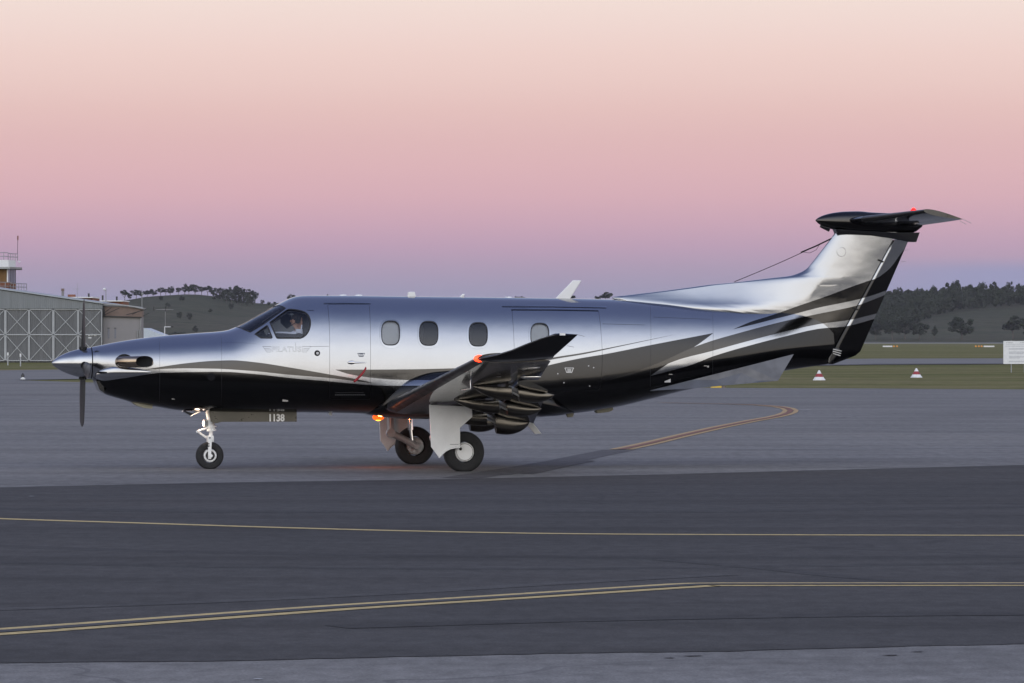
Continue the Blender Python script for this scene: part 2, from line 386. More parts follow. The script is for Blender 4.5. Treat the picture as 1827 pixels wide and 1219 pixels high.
# ---- trees
def leaf_mat(name, a, b_):
    m, t, b = new_mat(name); N = NT(t); tcn = N.n('ShaderNodeTexCoord')
    oi = N.n('ShaderNodeObjectInfo')
    f = N.noise(tcn.outputs['Object'], 0.45, 4, 0.7)
    col = N.ramp(f, [(0.3, a), (0.7, b_)])
    hs = N.n('ShaderNodeHueSaturation'); N.l(col, hs.inputs['Color']); N.l(N.mapr(oi.outputs['Random'], 0, 1, 0.8, 1.25), hs.inputs['Value'])
    N.l(hs.outputs[0], b.inputs['Base Color']); setp(b, rough=0.85, spec=0.15)
    return m
leaf_mat('leaves', (0.016, 0.023, 0.014), (0.042, 0.052, 0.030))
plain('bark', (0.11, 0.095, 0.08), 0.95, var=0.3, scale=2)
def crown_mesh(name, R, H, clumps, per, leaf, seed, flat=0.75):
    """leaf-sized faces spread over irregular clumps; unit: metres, crown centre at origin"""
    r = random.Random(seed); vs, fs = [], []
    for c in range(clumps):
        for _ in range(40):
            x, y, z = r.uniform(-1, 1), r.uniform(-1, 1), r.uniform(-1, 1)
            if x * x + y * y + z * z < 1: break
        cr = r.uniform(0.16, 0.40)
        ctr = Vector((x * R * (1 - cr * 0.7), y * R * (1 - cr * 0.7), z * H * (1 - cr * 0.6)))
        for k in range(per):
            d = Vector((r.gauss(0, 1), r.gauss(0, 1), r.gauss(0, 1) * flat)).normalized()
            p = ctr + d * (cr * R * r.uniform(0.55, 1.08)); p.z = ctr.z + d.z * cr * H * r.uniform(0.6, 1.1)
            n = (d + Vector((r.gauss(0, .5), r.gauss(0, .5), r.gauss(0, .5)))).normalized()
            a = n.orthogonal().normalized(); b = n.cross(a); s = leaf * r.uniform(0.6, 1.4)
            o = len(vs); vs += [p + a * s, p + b * s * 0.8, p - a * s, p - b * s * 0.8]; fs.append((o, o + 1, o + 2, o + 3))
    me = bpy.data.meshes.new(name); me.from_pydata([tuple(v) for v in vs], [], fs); me.materials.append(MATS['leaves']); return me
def trunk_mesh(name, h, r0, crownR, seed, lean=0.1):
    r = random.Random(seed); mb = MB()
    top = Vector((r.uniform(-lean, lean) * h, 0, h)); fork = top * 0.55
    mb.tube([(0, 0, -1.0), fork * 0.5, fork], [r0, r0 * 0.8, r0 * 0.65], 7)
    for k in range(4):
        a = r.uniform(0, 6.28); e = fork + Vector((math.cos(a) * crownR * 0.55, math.sin(a) * crownR * 0.55, h * r.uniform(0.35, 0.6)))
        mb.tube([fork * 0.97, (fork + e) / 2 + Vector((0, 0, h * 0.04)), e], [r0 * 0.5, r0 * 0.35, r0 * 0.15], 5)
    me = bpy.data.meshes.new(name); me.from_pydata(mb.v, [], mb.f); me.materials.append(MATS['bark']); return me
VAR = []
for k in range(7):
    rr = random.Random(40 + k)
    VAR.append((crown_mesh('crown', 1.0, 1.0, rr.randint(15, 22), 60, 0.088, 100 + k, 0.9), trunk_mesh('trunk', 1.0, 0.055, 0.9, 200 + k)))
NAR = [crown_mesh('crown', 1.0, 1.0, 7, 46, 0.10, 300 + k) for k in range(2)]
def tree(X, d, zb, h, w, label, group, k=None, name='gum_tree', clear=0.30):
    """trunk of height clear*h under a crown of width w"""
    k = random.randrange(7) if k is None else k
    root = empty(name, (X, d, zb)); tag(root, label, 'tree', group)
    t = bpy.data.objects.new('trunk', VAR[k % 7][1]); COL.objects.link(t); t.parent = root; t.scale = (h * 0.62,) * 3
    c = bpy.data.objects.new('crown', VAR[k % 7][0]); COL.objects.link(c); c.parent = root
    ch = h * (1 - clear); c.location = (0, 0, h - ch / 2); c.scale = (w / 2, w / 2, ch / 2); c.rotation_euler = (0, 0, random.uniform(0, 6.28))
    return root
def hill_d(px, py):
    for d in np.linspace(HD0, HD1, 400):
        X = (px - CX) / FPX * d
        if HORY - (hillz(X, d) - CAMH) / d * FPX <= py: return d
    return HD1
def hill_tree(px, base, hp, wp, label, group, k=None, clear=0.3, name='gum_tree', ridge_d=None):
    d = ridge_d or hill_d(px, base); X = (px - CX) / FPX * d
    return tree(X, d, float(hillz(X, d)) - 0.3, 1.06 * hp / FPX * d, wp / FPX * d, label, group, k, name, clear)
ORD = 'first second third fourth fifth sixth seventh eighth ninth tenth eleventh twelfth thirteenth fourteenth fifteenth sixteenth seventeenth eighteenth nineteenth twentieth twenty-first twenty-second twenty-third twenty-fourth'.split()
for i, (px, hp, wp) in enumerate([(223, 20, 16), (232, 13, 12), (243, 18, 16), (253, 14, 13), (263, 13, 14), (273, 14, 15), (287, 17, 17), (296, 13, 12), (304, 17, 15), (318, 15, 12),
                                  (330, 20, 17), (337, 15, 12), (348, 19, 19), (360, 17, 13), (371, 18, 17), (381, 16, 14), (391, 20, 16), (400, 19, 16), (408, 20, 15), (418, 27, 21), (427, 27, 20), (435, 22, 13), (447, 25, 16), (455, 23, 13)]):
    py = float(ridge(px)); hill_tree(px, py + 1.5, hp, wp * (1.3, 1.0, 1.45, 1.15, 1.25)[i % 5], f'{ORD[i]} tree from the left in the row along the left hill crest', 'row of trees on the left hill crest', i, (0.42, 0.30, 0.36, 0.22, 0.34, 0.28, 0.40)[i % 7])
for i, (px, hp, wp) in enumerate(((384, 14, 14), (395, 15, 14), (404, 17, 15), (413, 22, 20), (424, 20, 18), (432, 24, 18), (441, 22, 16), (451, 20, 15))):
    hill_tree(px, float(ridge(px)) + 7, hp, wp, f'gum below the right end of the left hill crest, {ORD[i]} from the left', 'clump below the left hill crest', None, 0.12)
for i, (px, py, hp, wp) in enumerate(((468, 543, 9, 9), (480, 545, 7, 9), (490, 544, 6, 8))):
    hill_tree(px, py, hp, wp, f'low bushy gum on the saddle right of the left hill crest, {ORD[i]} from the left', 'low gums on the saddle', None, 0.1)
for i, (px, py, hp, wp) in enumerate(((288, 537, 9, 10), (299, 551, 11, 11), (320, 570, 15, 13), (324, 540, 12, 12), (338, 572, 14, 13), (349, 595, 14, 16), (375, 560, 9, 10), (412, 554, 14, 13))):
    hill_tree(px, py, hp, wp, f'lone dark gum on the open slope of the left hill, {ORD[i]} from the left', 'lone gums on the left hill slope', None, 0.15)
hill_tree(318, 607, 17, 36, 'broad dark bush behind the aircraft nose at the foot of the left hill', None, 2, 0.0, 'bush')
for i, (px, top, wp) in enumerate(((521, 526, 22), (585, 526.5, 10), (905, 530, 16), (927, 528.5, 22), (1017, 527, 22), (1066, 529, 14), (1081, 522.5, 30))):
    py = float(ridge(px)); hill_tree(px, py + 1, py - top + 1, wp, f'tree top showing just above the fuselage roof line, {ORD[i]} from the nose', 'tree tops above the fuselage', None, 0.15, ridge_d=HD1)
# right-hand wood: one dense mass on the upper slope
wm = MB(); r = random.Random(5); src = [[(v.co.copy()) for v in crown_mesh('crown_far', 1.0, 1.0, 9, 26, 0.19, 500 + k, 0.9).vertices] for k in range(7)]
def wood_tree(px, py, hp, wp):
    d = hill_d(px, py); X = (px - CX) / FPX * d; z0 = float(hillz(X, d)); k = r.randrange(7)
    h, w = hp / FPX * d, wp / FPX * d; rot = r.uniform(0, 6.28); c, s = math.cos(rot), math.sin(rot)
    v = src[k]; vs = [((p.x * c - p.y * s) * w / 2 + X, (p.x * s + p.y * c) * w / 2 + d, z0 + h * 0.55 + p.z * h * 0.5) for p in v]
    keep = [i for i in range(0, len(v) // 4)]
    wm.add(vs, [(4 * i, 4 * i + 1, 4 * i + 2, 4 * i + 3) for i in keep])
n = 0
while n < 430:
    px = r.uniform(1520, 1860); py = r.uniform(534, 592)
    lim = 590 if px < 1600 else (592 - (px - 1600) * 0.36 if px < 1700 else 556 - (px - 1700) * 0.06)
    if py > lim: continue
    wood_tree(px, py, r.uniform(17, 28), r.uniform(16, 28)); n += 1
me = bpy.data.meshes.new('distant_wood'); me.from_pydata(wm.v, [], wm.f); me.materials.append(MATS['leaves'])
wood = bpy.data.objects.new('distant_wood', me); COL.objects.link(wood); tag(wood, 'dense dark eucalypt wood covering the right hillside', 'wood', None, 'stuff')
for i, (px, top, wp) in enumerate([(1575, 520, 26), (1606, 515, 18), (1640, 513, 18), (1668, 512, 26), (1700, 502, 32), (1727, 510, 24), (1753, 503, 20), (1775, 506, 24), (1800, 505, 22), (1817, 505, 16), (1838, 510, 24)]):
    py = float(ridge(px)) + 2
    L = {1606: 'spiky sparse conifer-like tree on the right skyline beside the rudder', 1700: 'tallest domed gum on the right-hand skyline', 1753: 'small round-headed gum on the skyline right of the tallest dome'}.get(px, f'gum on the right-hand skyline above the wood, {ORD[i]} tree from the rudder')
    hill_tree(px, py, py - top, wp, L, 'trees on the right skyline', i, 0.12, ridge_d=HD1)
for px, base, top, wp, L, k in ((1563, 605, 575, 34, 'dark spreading tree partly hidden behind the rudder edge', 1), (1592, 606, 570, 40, 'wide spreading gum at the hill foot just right of the rudder', 4),
                                (1615, 606, 568, 34, 'tall gum in the middle of the clump right of the rudder', 6), (1640, 606, 574, 34, 'gum at the right end of the clump beside the rudder', 2),
                                (1667, 606, 582, 14, 'small slim tree standing alone between the clump and the big round gum', 3), (1716, 606, 567, 46, 'big round gum standing alone on the pale slope', 5),
                                (1808, 606, 566, 42, 'big gum behind the white notice board', 0), (1834, 606, 572, 34, 'gum at the right picture edge behind the notice board', 1)):
    d = 4080; X = (px - CX) / FPX * d
    tree(X, d, CAMH + (HORY - base) / FPX * d, 1.06 * (base - top) / FPX * d, 1.18 * wp / FPX * d, L, 'gums at the foot of the right hill', k, 'gum_tree', 0.22)

# ---- hangar
def corrugated(name, c, pitch, var):
    m, t, b = new_mat(name); N = NT(t); tcn = N.n('ShaderNodeTexCoord'); o = tcn.outputs['Object']
    w = N.n('ShaderNodeTexWave', bands_direction='X'); w.inputs['Scale'].default_value = pitch; N.l(o, w.inputs['Vector'])
    mp = N.n('ShaderNodeMapping'); mp.inputs['Scale'].default_value = (2.2, 2.2, 0.16); N.l(o, mp.inputs[0])
    st = N.noise(mp.outputs[0], 1.0, 5, 0.65); pan = N.noise(o, 0.22, 2)
    col = N.ramp(st, [(0.3, tuple(v * (1 - var) for v in c)), (0.7, tuple(v * (1 + var) for v in c))])
    col = N.mix(N.mapr(pan, 0.55, 0.8, 0, 0.35), col, (c[0] * 0.95, c[1] * 0.8, c[2] * 0.66))
    N.l(col, b.inputs['Base Color']); setp(b, rough=0.65, metal=0.1); N.l(N.bump(w.outputs['Fac'], 0.6, 0.04), b.inputs['Normal']); return m
corrugated('hangar_sheet', (0.125, 0.130, 0.136), 1.6, 0.20)
corrugated('hangar_fascia', (0.19, 0.205, 0.215), 1.6, 0.12)
plain('frame_white', (0.40, 0.415, 0.43), 0.6, var=0.08, scale=2)
plain('roof_metal', (0.33, 0.36, 0.38), 0.45, 0.3, var=0.1, scale=0.4)
plain('render_wall', (0.235, 0.226, 0.232), 0.85, var=0.1, scale=0.6)
plain('brown_band', (0.19, 0.14, 0.12), 0.8, var=0.2, scale=1.2)
plain('dark_trim', (0.035, 0.034, 0.036), 0.6)
plain('white_trim', (0.72, 0.73, 0.74), 0.5, var=0.06)
plain('brick_red', (0.21, 0.085, 0.05), 0.9, var=0.25, scale=2.5)
plain('timber_brown', (0.18, 0.095, 0.03), 0.7, var=0.2, scale=2.0)
plain('galv', (0.30, 0.31, 0.32), 0.5, 0.6, var=0.1)
plain('shed_roof', (0.50, 0.56, 0.62), 0.4, 0.2, var=0.06)
plain('glass_dark', (0.16, 0.17, 0.21), 0.12, var=0.1)
HGD = 461.0
def H(px, py, d=HGD): return at(px, py, d)
hg = empty('hangar', (H(60, 650).x, HGD, 0)); tag(hg, 'large grey corrugated hangar with white cross-braced sliding doors', 'hangar')
def hp(px, py, dd=0.0):
    v = at(px, py, HGD); return Vector((v.x - hg.location.x, dd, v.z))
base_y = 646.0
mb = MB(); mb.prism([hp(-500, base_y + 1, 0.35), hp(182.5, base_y + 1, 0.35), hp(182.5, 541, 0.35), hp(-160, 494, 0.35), hp(-500, 541, 0.35)], (0, 30, 0)); mb.build('wall', 'hangar_sheet', hg)
mb = MB(); mb.prism([hp(-500, 551, 0), hp(182.5, 551, 0), hp(182.5, 543.5, 0), hp(-160, 495.5, 0), hp(-500, 543.5, 0)], (0, 0.3, 0)); mb.build('fascia', 'hangar_fascia', hg)
for a, b in ((-160, 184.5), (-160, -502)):
    ya, yb = 494.0, 542.4
    mb = MB(); mb.prism([hp(a, ya, -0.15), hp(b, yb, -0.15), hp(b, yb - 1.6, -0.15), hp(a, ya - 1.6, -0.15)], (0, 31, 0)); mb.build('roof', 'roof_metal', hg)
bounds = [9 - 43 * 2, 9 - 43, 9, 51.3, 94.7, 138.8, 182.2]
def bar(mb, p, q, w, y0, th):
    p, q = Vector(p), Vector(q); d = (q - p).normalized(); n = Vector((-d.z, 0, d.x)) * w / 2
    mb.prism([p + n, q + n, q - n, p - n], (0, th, 0))
for i in range(len(bounds) - 1):
    a, b = bounds[i], bounds[i + 1]; T, Mi, Bo = 551.5, 597.3, 644.5; off = -0.05 if i % 2 else 0.0
    pn = MB().prism([hp(a + .3, T, 0.2 + off), hp(b - .3, T, 0.2 + off), hp(b - .3, Bo, 0.2 + off), hp(a + .3, Bo, 0.2 + off)], (0, 0.08, 0)).build('door_panel', 'hangar_sheet', hg)
    fr = MB(); y0 = 0.10 + off
    for (p, q, w) in ((hp(a + .9, T, y0), hp(a + .9, Bo, y0), .09 if i % 2 else .13), (hp(b - .9, T, y0), hp(b - .9, Bo, y0), .07), (hp(a, T + .8, y0), hp(b, T + .8, y0), .08), (hp(a, Mi, y0), hp(b, Mi, y0), .10), (hp(a, Bo - .8, y0), hp(b, Bo - .8, y0), .07)):
        bar(fr, p, q, w, y0, 0.09)
    fr.build('frame', 'frame_white', pn)
    for (t, u) in ((T, Mi), (Mi, Bo)):
        for p, q, dd in ((hp(a + 1, t + 1, y0 + .03), hp(b - 1, u - 1, y0 + .03), 0), (hp(a + 1, u - 1, y0 + .035), hp(b - 1, t + 1, y0 + .035), 0)):
            br = MB(); bar(br, p, q, 0.055, y0, 0.05); br.build('brace', 'frame_white', pn)
sg = MB()
for (x0, x1, y) in ((157, 161, 599), (162, 166, 598.5), (167.5, 172, 598.8), (157, 163, 603)):
    sg.prism([hp(x0, y - .8, 0.125), hp(x1, y - .8, 0.125), hp(x1, y + .8, 0.125), hp(x0, y + .8, 0.125)], (0, 0.02, 0))
sg.build('door_lettering', 'white_trim', hg)
# annex
an = empty('annex', (H(220, 650).x, HGD + 1.0, 0)); tag(an, 'cream rendered annex with brown band and two slit windows beside the hangar', 'building')
def ap_(px, py, dd=0.0):
    v = at(px, py, HGD + 1.0); return Vector((v.x - an.location.x, dd, v.z))
MB().prism([ap_(184.2, 647), ap_(252.5, 647), ap_(252.5, 566), ap_(184.2, 564)], (0, 2.6, 0)).build('wall', 'render_wall', an)
MB().prism([ap_(184.2, 563.6, -.1), ap_(252.8, 566, -.1), ap_(252.8, 552, -.1), ap_(238, 549.2, -.1), ap_(210, 547.4, -.1), ap_(186.5, 547, -.1)], (0, 2.8, 0)).build('upper_band', 'brown_band', an)
MB().prism([ap_(183.5, 565, -.2), ap_(253, 567.4, -.2), ap_(253, 565.6, -.2), ap_(183.5, 563.2, -.2)], (0, .3, 0)).build('trim', 'dark_trim', an)
rf = MB(); pts = [(183, 545.6), (200, 544.8), (222, 546), (242, 548.6), (255.5, 552)]
rf.prism([ap_(x, y, -.4) for x, y in pts] + [ap_(x, y - 2.2, -.4) for x, y in pts[::-1]], (0, 3.4, 0)); rf.build('roof', 'galv', an)
MB().prism([ap_(183.2, 546, -.25), ap_(186.6, 546, -.25), ap_(187.8, 563, -.25), ap_(185, 563, -.25)], (0, .1, 0)).build('trim', 'dark_trim', an)
for p, q in (((187, 558), (200, 549)), ((187, 562), (214, 550)), ((236, 561), (256, 553)), ((226, 562), (262, 552)), ((256, 564), (267, 559))):
    MB().tube([ap_(*p, -.5), ap_(*q, -.7)], 0.035, 6).build('awning_strut', 'dark_trim', an)
for x in (193.7, 205.6):
    w = MB().prism([ap_(x - 1.5, 604, -.02), ap_(x + 1.5, 604, -.02), ap_(x + 1.5, 585.5, -.02), ap_(x - 1.5, 585.5, -.02)], (0, .05, 0)).build('window', 'glass_dark', an)
    MB().prism([ap_(x - 2, 586.2, -.06), ap_(x + 2, 586.2, -.06), ap_(x + 2, 585, -.06), ap_(x - 2, 585, -.06)], (0, .05, 0)).build('lintel', 'dark_trim', w)
for x in (245.5, 248.6, 251.3): MB().tube([ap_(x, 647, -.08), ap_(x, 589 if x < 251 else 566, -.08)], 0.05, 8).build('downpipe', 'galv', an)
# shed behind
sh = empty('shed', (H(275, 640, 520).x, 520, 0)); tag(sh, 'low shed with pale blue sloping roof right of the cream annex', 'shed')
def sp(px, py, dd=0.0):
    v = at(px, py, 520); return Vector((v.x - sh.location.x, dd, v.z))
MB().prism([sp(232, 641), sp(296, 641), sp(296, 603.5), sp(232, 603.5)], (0, 9, 0)).build('wall', 'render_wall', sh)
MB().prism([sp(230, 604, -.3), sp(300, 604, -.3), sp(300, 601.8, -.3), sp(258, 585.5, -.3), sp(246, 585.5, -.3), sp(230, 592, -.3)], (0, 9.6, 0)).build('roof', 'shed_roof', sh)
MB().prism([sp(230, 604.8, -.38), sp(300, 604.8, -.38), sp(300, 603.4, -.38), sp(230, 603.4, -.38)], (0, .1, 0)).build('gutter', 'white_trim', sh)
# control tower
TD = 545.0
tw = empty('control_tower', (at(0, 600, TD).x, TD, 0)); tag(tw, 'small control tower with timber cab and white parapet rising behind the hangar', 'tower')
def tp(px, py, dd=0.0):
    v = at(px, py, TD); return Vector((v.x - tw.location.x, dd, v.z))
def slab(name, fp, y0, y1, mat, par=tw):
    """footprint list of (px, depth) between two rows"""
    z0, z1 = tp(0, y0).z, tp(0, y1).z
    a = [Vector((at(px, 0, TD + dd).x - tw.location.x, dd, z0)) for px, dd in fp]
    return MB().prism(a, (0, 0, z1 - z0)).build(name, mat, par)
slab('shaft', [(-60, 0.3), (16, 0.3), (27, 3), (27, 8), (-60, 8)], 642, 521, 'render_wall')
slab('balcony_floor', [(-70, -1.2), (22, -1.2), (47, 3.2), (47, 9), (-70, 9)], 520.8, 518, 'galv')
slab('lower_wall', [(-56, 0), (15, 0), (28, 3), (28, 8), (-56, 8)], 518, 504.5, 'brick_red')
cab = slab('cab_wall', [(-56, 0), (12, 0), (12.5, .2), (-56, .2)], 504.5, 480.2, 'timber_brown')
for k in range(8):
    x = -50 + k * 7.6; slab('batten', [(x, -.06), (x + 1.0, -.06), (x + 1.0, 0), (x, 0)], 504.2, 480.6, 'timber_brown', cab)
slab('corner_post', [(12.2, -.05), (14.4, -.05), (14.4, .3), (12.2, .3)], 504.5, 480.2, 'white_trim')
win = slab('window', [(14.6, 0.1), (28, 3), (28, 8), (14.6, 8)], 504.5, 480.2, 'glass_dark')
for u in (0.33, 0.62, 0.95): slab('mullion', [(14.6 + 13.4 * u, 0.05 + 2.9 * u), (15.5 + 13.4 * u, 0.15 + 2.9 * u), (15.5 + 13.4 * u, 0.4 + 2.9 * u), (14.6 + 13.4 * u, 0.35 + 2.9 * u)], 504.4, 480.4, 'dark_trim', win)
slab('roof_slab', [(-66, -1), (18, -1), (39.5, 3.4), (39.5, 9), (-66, 9)], 480, 476.5, 'galv')
slab('parapet', [(-58, -0.1), (15.3, -0.1), (28, 2.8), (28, 8), (-58, 8)], 476.4, 464, 'white_trim')
def rail(px0, d0, px1, d1, yb, yt, n):
    m = MB(); zb, zt = tp(0, yb).z, tp(0, yt).z
    for k in range(n + 1):
        u = k / n; x = tp(px0 + (px1 - px0) * u, 0).x; dd = d0 + (d1 - d0) * u
        m.tube([(x, dd, zb), (x, dd, zt)], 0.035, 6)
    for z in (zt, (zt + zb) / 2):
        m.tube([(tp(px0, 0).x, d0, z), (tp(px1, 0).x, d1, z)], 0.04, 6)
    m.build('railing', 'galv', tw)
rail(-56, 0, 14.5, 0, 464, 451, 9); rail(14.5, 0, 27, 2.8, 464, 452.5, 4); rail(-68, -1.1, 21, -1.1, 518, 504, 9); rail(21, -1.1, 42.5, 3.1, 518, 506, 6)
MB().tube([tp(24.6, 464, 4), tp(25.4, 419.5, 4)], 0.03, 6).build('antenna_mast', 'dark_trim', tw)
MB().tube([tp(25.3, 427, 4), tp(25.4, 419.5, 4)], 0.08, 6).build('antenna_tip', 'brick_red', tw)
MB().tube([tp(28.2, 466.5, 3), tp(31.5, 466.5, 3)], 0.09, 6).build('floodlight', 'white_trim', tw)
# brick buildings behind the hangar
for (x0, x1, yt, d, L) in ((114, 165, 530, 600, 'brick building with white roof edge behind the hangar roof, left of the lamp post'), (163, 219, 536.3, 640, 'lower brick building with white roof edge behind the cream annex')):
    e = empty('brick_building', (at((x0 + x1) / 2, 600, d).x, d, 0)); tag(e, L, 'building')
    def q(px, py, dd=0.0, e=e, d=d):
        v = at(px, py, d); return Vector((v.x - e.location.x, dd, v.z))
    MB().prism([q(x0, 632), q(x1, 632), q(x1, yt + 1.6), q(x0, yt + 1.6)], (0, 10, 0)).build('wall', 'brick_red', e)
    MB().prism([q(x0 - 1.5, yt + 1.8, -.5), q(x1 + 1, yt + 1.8, -.5), q(x1 + 1, yt, -.5), q(x0 - 1.5, yt, -.5)], (0, 11, 0)).build('roof', 'white_trim', e)
    for x in ((126, 156.5) if x0 < 120 else (181.5, 206.8)):
        top = {126: 525.5, 156.5: 523.5, 181.5: 527, 206.8: 529}[x]; wd = 6.5 if x == 126 else 1.1
        MB().prism([q(x - wd, yt, 1), q(x + wd, yt, 1), q(x + wd, top, 1), q(x - wd, top, 1)], (0, 1, 0)).build('roof_vent' if x == 126 else 'flue', 'brick_red' if x == 126 else 'dark_trim', e)
ch = empty('chimney', (at(112, 600, 590).x, 590, 0)); tag(ch, 'slim pale chimney standing above the hangar roof', 'chimney')
MB().tube([(0, 0, 0), (0, 0, at(0, 516, 590).z)], 0.15, 12).build('stack', 'render_wall', ch); MB().tube([(0, 0, at(0, 516, 590).z - .25), (0, 0, at(0, 515, 590).z)], 0.19, 12).build('cap', 'brown_band', ch)
def pole(name, px, d, ytop, r, label, cat, mat='galv'):
    e = empty(name, (at(px, 600, d).x, d, 0)); tag(e, label, cat)
    MB().tube([(0, 0, 0), (0, 0, at(0, ytop, d).z)], [r, r * 0.7], 8).build('pole', mat, e)
    return e, (lambda x, y, dd=0.0: Vector((at(x, y, d).x - e.location.x, dd, at(x, y, d).z)))
lp, q = pole('lamp_post', 189, 500, 519, 0.055, 'lamp post with round lamp head above the cream annex roof', 'lamp post')
MB().tube([q(189, 519), q(188, 515), q(186.5, 515)], 0.05, 8).build('arm', 'galv', lp)
MB().lathe([(0.01, .16), (.12, .12), (.17, 0), (.13, -.10), (.01, -.12)], q(186.2, 516.4), 'Z', 14).build('lamp_head', 'white_trim', lp, smooth=60)
lp, q = pole('lamp_post', 253.3, 560, 524, 0.06, 'thin lamp post with small head right of the annex roof', 'lamp post')
MB().lathe([(.01, .12), (.13, .08), (.13, -.08), (.01, -.12)], q(254, 524), 'Z', 12).build('lamp_head', 'galv', lp, smooth=60)
lp, q = pole('power_pole', 295, 700, 548, 0.05, 'timber power pole with wide cross-arm in front of the left hill', 'pole', 'render_wall')
MB().tube([q(278, 552.5), q(309, 552.5)], 0.05, 8).build('crossarm', 'render_wall', lp)
for x in (274.5, 295): MB().tube([q(x, 556), q(x, 547)], 0.06, 8).build('insulator', 'dark_trim', lp)
lp, q = pole('bracket_pole', 293.5, 520, 583, 0.05, 'white pole with horizontal side arm beside the pale blue shed roof', 'pole', 'white_trim')
MB().tube([q(293.5, 583.4), q(307, 583.4)], 0.04, 8).build('arm', 'white_trim', lp); MB().box(q(307, 583.4), (.3, .15, .14)).build('camera_box', 'dark_trim', lp)
lp, q = pole('aerial', 138, 580, 505, 0.025, 'thin television aerial above the hangar roof left of the lamp post', 'aerial')
MB().tube([q(130, 515.8), q(142.5, 515.8)], 0.02, 6).build('boom', 'galv', lp)
for px, yb, yt, L in ((14, 651, 628, 'left one of two short white posts in front of the hangar doors'), (36.5, 652.5, 630, 'right one of two short white posts in front of the hangar doors')):
    d = FPX * CAMH / (yb - HORY); e = empty('marker_post', (at(px, yb, d).x, d, -0.05)); tag(e, L, 'post', 'short white posts by the hangar')
    MB().tube([(0, 0, 0), (0, 0, (yb - yt) / FPX * d)], 0.045, 8).build('post', 'frame_white', e); MB().tube([(0, 0, (yb - yt) / FPX * d - .25), (0, 0, (yb - yt) / FPX * d)], 0.07, 8).build('cap', 'white_trim', e)
# taxiway light, cones, yellow marker, boards, notice
d = FPX * CAMH / (677 - HORY); e = empty('edge_light', (at(40.7, 677, d).x, d, 0)); tag(e, 'small black taxiway edge light on a pale base at the grass wedge', 'light')
MB().lathe([(.13, 0), (.13, .06), (.06, .08), (.05, .12)], (0, 0, 0), 'Z', 14, capped=True).build('base', 'white_trim', e, 40); MB().lathe([(.04, .11), (.085, .13), (.09, .22), (.05, .28), (.03, .33)], (0, 0, 0), 'Z', 14, capped=True).build('lamp', 'dark_trim', e, 40)
plain('cone_white', (0.74, 0.74, 0.73), 0.6, var=0.08); plain('cone_red', (0.30, 0.045, 0.05), 0.6, var=0.12); plain('yellow_plastic', (0.62, 0.42, 0.05), 0.5); plain('orange_plastic', (0.75, 0.32, 0.06), 0.5)
for px, yb, L in ((1461.5, 677, 'white cone marker with red band on the grass nearer the aircraft tail'), (1635, 672.3, 'white cone marker with red band on the grass, right of the rudder')):
    d = FPX * CAMH / (yb - HORY); e = empty('marker_cone', (at(px, yb, d).x, d, -0.05)); tag(e, L, 'cone', 'cone markers on the grass')
    MB().lathe([(.335, 0), (.335, .03), (.30, .06), (.215, .20), (.10, .40), (.055, .50), (.012, .535)], (0, 0, 0), 'Z', 24, capped=True).build('cone', 'cone_white', e, 40)
    MB().lathe([(.232, .18), (.235, .185), (.135, .35), (.128, .355)], (0, 0, 0), 'Z', 24).build('band', 'cone_red', e, 40)
d = FPX * CAMH / (692 - HORY); e = empty('ground_marker', (at(1277.5, 692, d).x, d, -0.02)); tag(e, 'flat yellow marker lying at the apron edge below the tail', 'marker')
MB().box((0, 0, .06), (.46, .3, .11)).build('body', 'yellow_plastic', e); MB().box((.33, 0, .04), (.16, .2, .07)).build('end_cap', 'brown_band', e)
for x0, x1, dots, L in ((1575, 1592, (1595, 1600.5), 'distant white marker board with orange lamps on its right'), (1755, 1774, (1741, 1746.5, 1751.5), 'distant white marker board with orange lamps on its left')):
    d = 1500.0; e = empty('runway_marker', (at((x0 + x1) / 2, 620, d).x, d, 0)); tag(e, L, 'marker board', 'white marker boards beside the runway')
    w = (x1 - x0) / FPX * d; z = at(0, 618.2, d).z; MB().box((0, 0, z), (w, .2, .42)).build('board', 'cone_white', e)
    for k in (-1, 1): MB().box((k * w * .4, .1, z / 2 - .2), (.08, .08, z)).build('leg', 'galv', e)
    for x in dots: MB().tube([((x - (x0 + x1) / 2) / FPX * d, -.2, z + .02), ((x - (x0 + x1) / 2) / FPX * d, .2, z + .02)], 0.27, 12).build('lamp', 'orange_plastic', e)
SD = 318.0; e = empty('notice_board', (at(1815, 640, SD).x, SD, -0.05)); tag(e, 'white notice board with printed text on posts in the grass at right', 'sign')
def q(px, py, dd=0.0):
    v = at(px, py, SD); return Vector((v.x - e.location.x, dd, v.z + .05))
MB().prism([q(1790.3, 649.5), q(1841, 649.5), q(1841, 608.6), q(1790.3, 608.6)], (0, .05, 0)).build('panel', 'white_trim', e)
for x in (1804.5, 1828): MB().box(q(x, 636, .1), (.06, .06, 2 * q(x, 636).z)).build('post', 'galv', e)
plain('ink', (0.10, 0.10, 0.12), 0.7); plain('ink_grey', (0.42, 0.43, 0.47), 0.7)
def text_mesh(body, size, align='CENTER', font_fill=True, bevel=0.0, ex=0.0, res=3, space=1.0, bold=0.0):
    cu = bpy.data.curves.new('lettering', 'FONT'); cu.body = body; cu.size = size; cu.align_x = align; cu.align_y = 'CENTER'; cu.resolution_u = res; cu.space_character = space
    cu.extrude = ex; cu.offset = bold
    if not font_fill: cu.fill_mode = 'NONE'; cu.bevel_depth = bevel; cu.bevel_resolution = 0
    tmp = bpy.data.objects.new('lettering', cu); COL.objects.link(tmp)
    bpy.context.view_layer.update()
    me = bpy.data.meshes.new_from_object(tmp.evaluated_get(bpy.context.evaluated_depsgraph_get()))
    bpy.data.objects.remove(tmp); return me
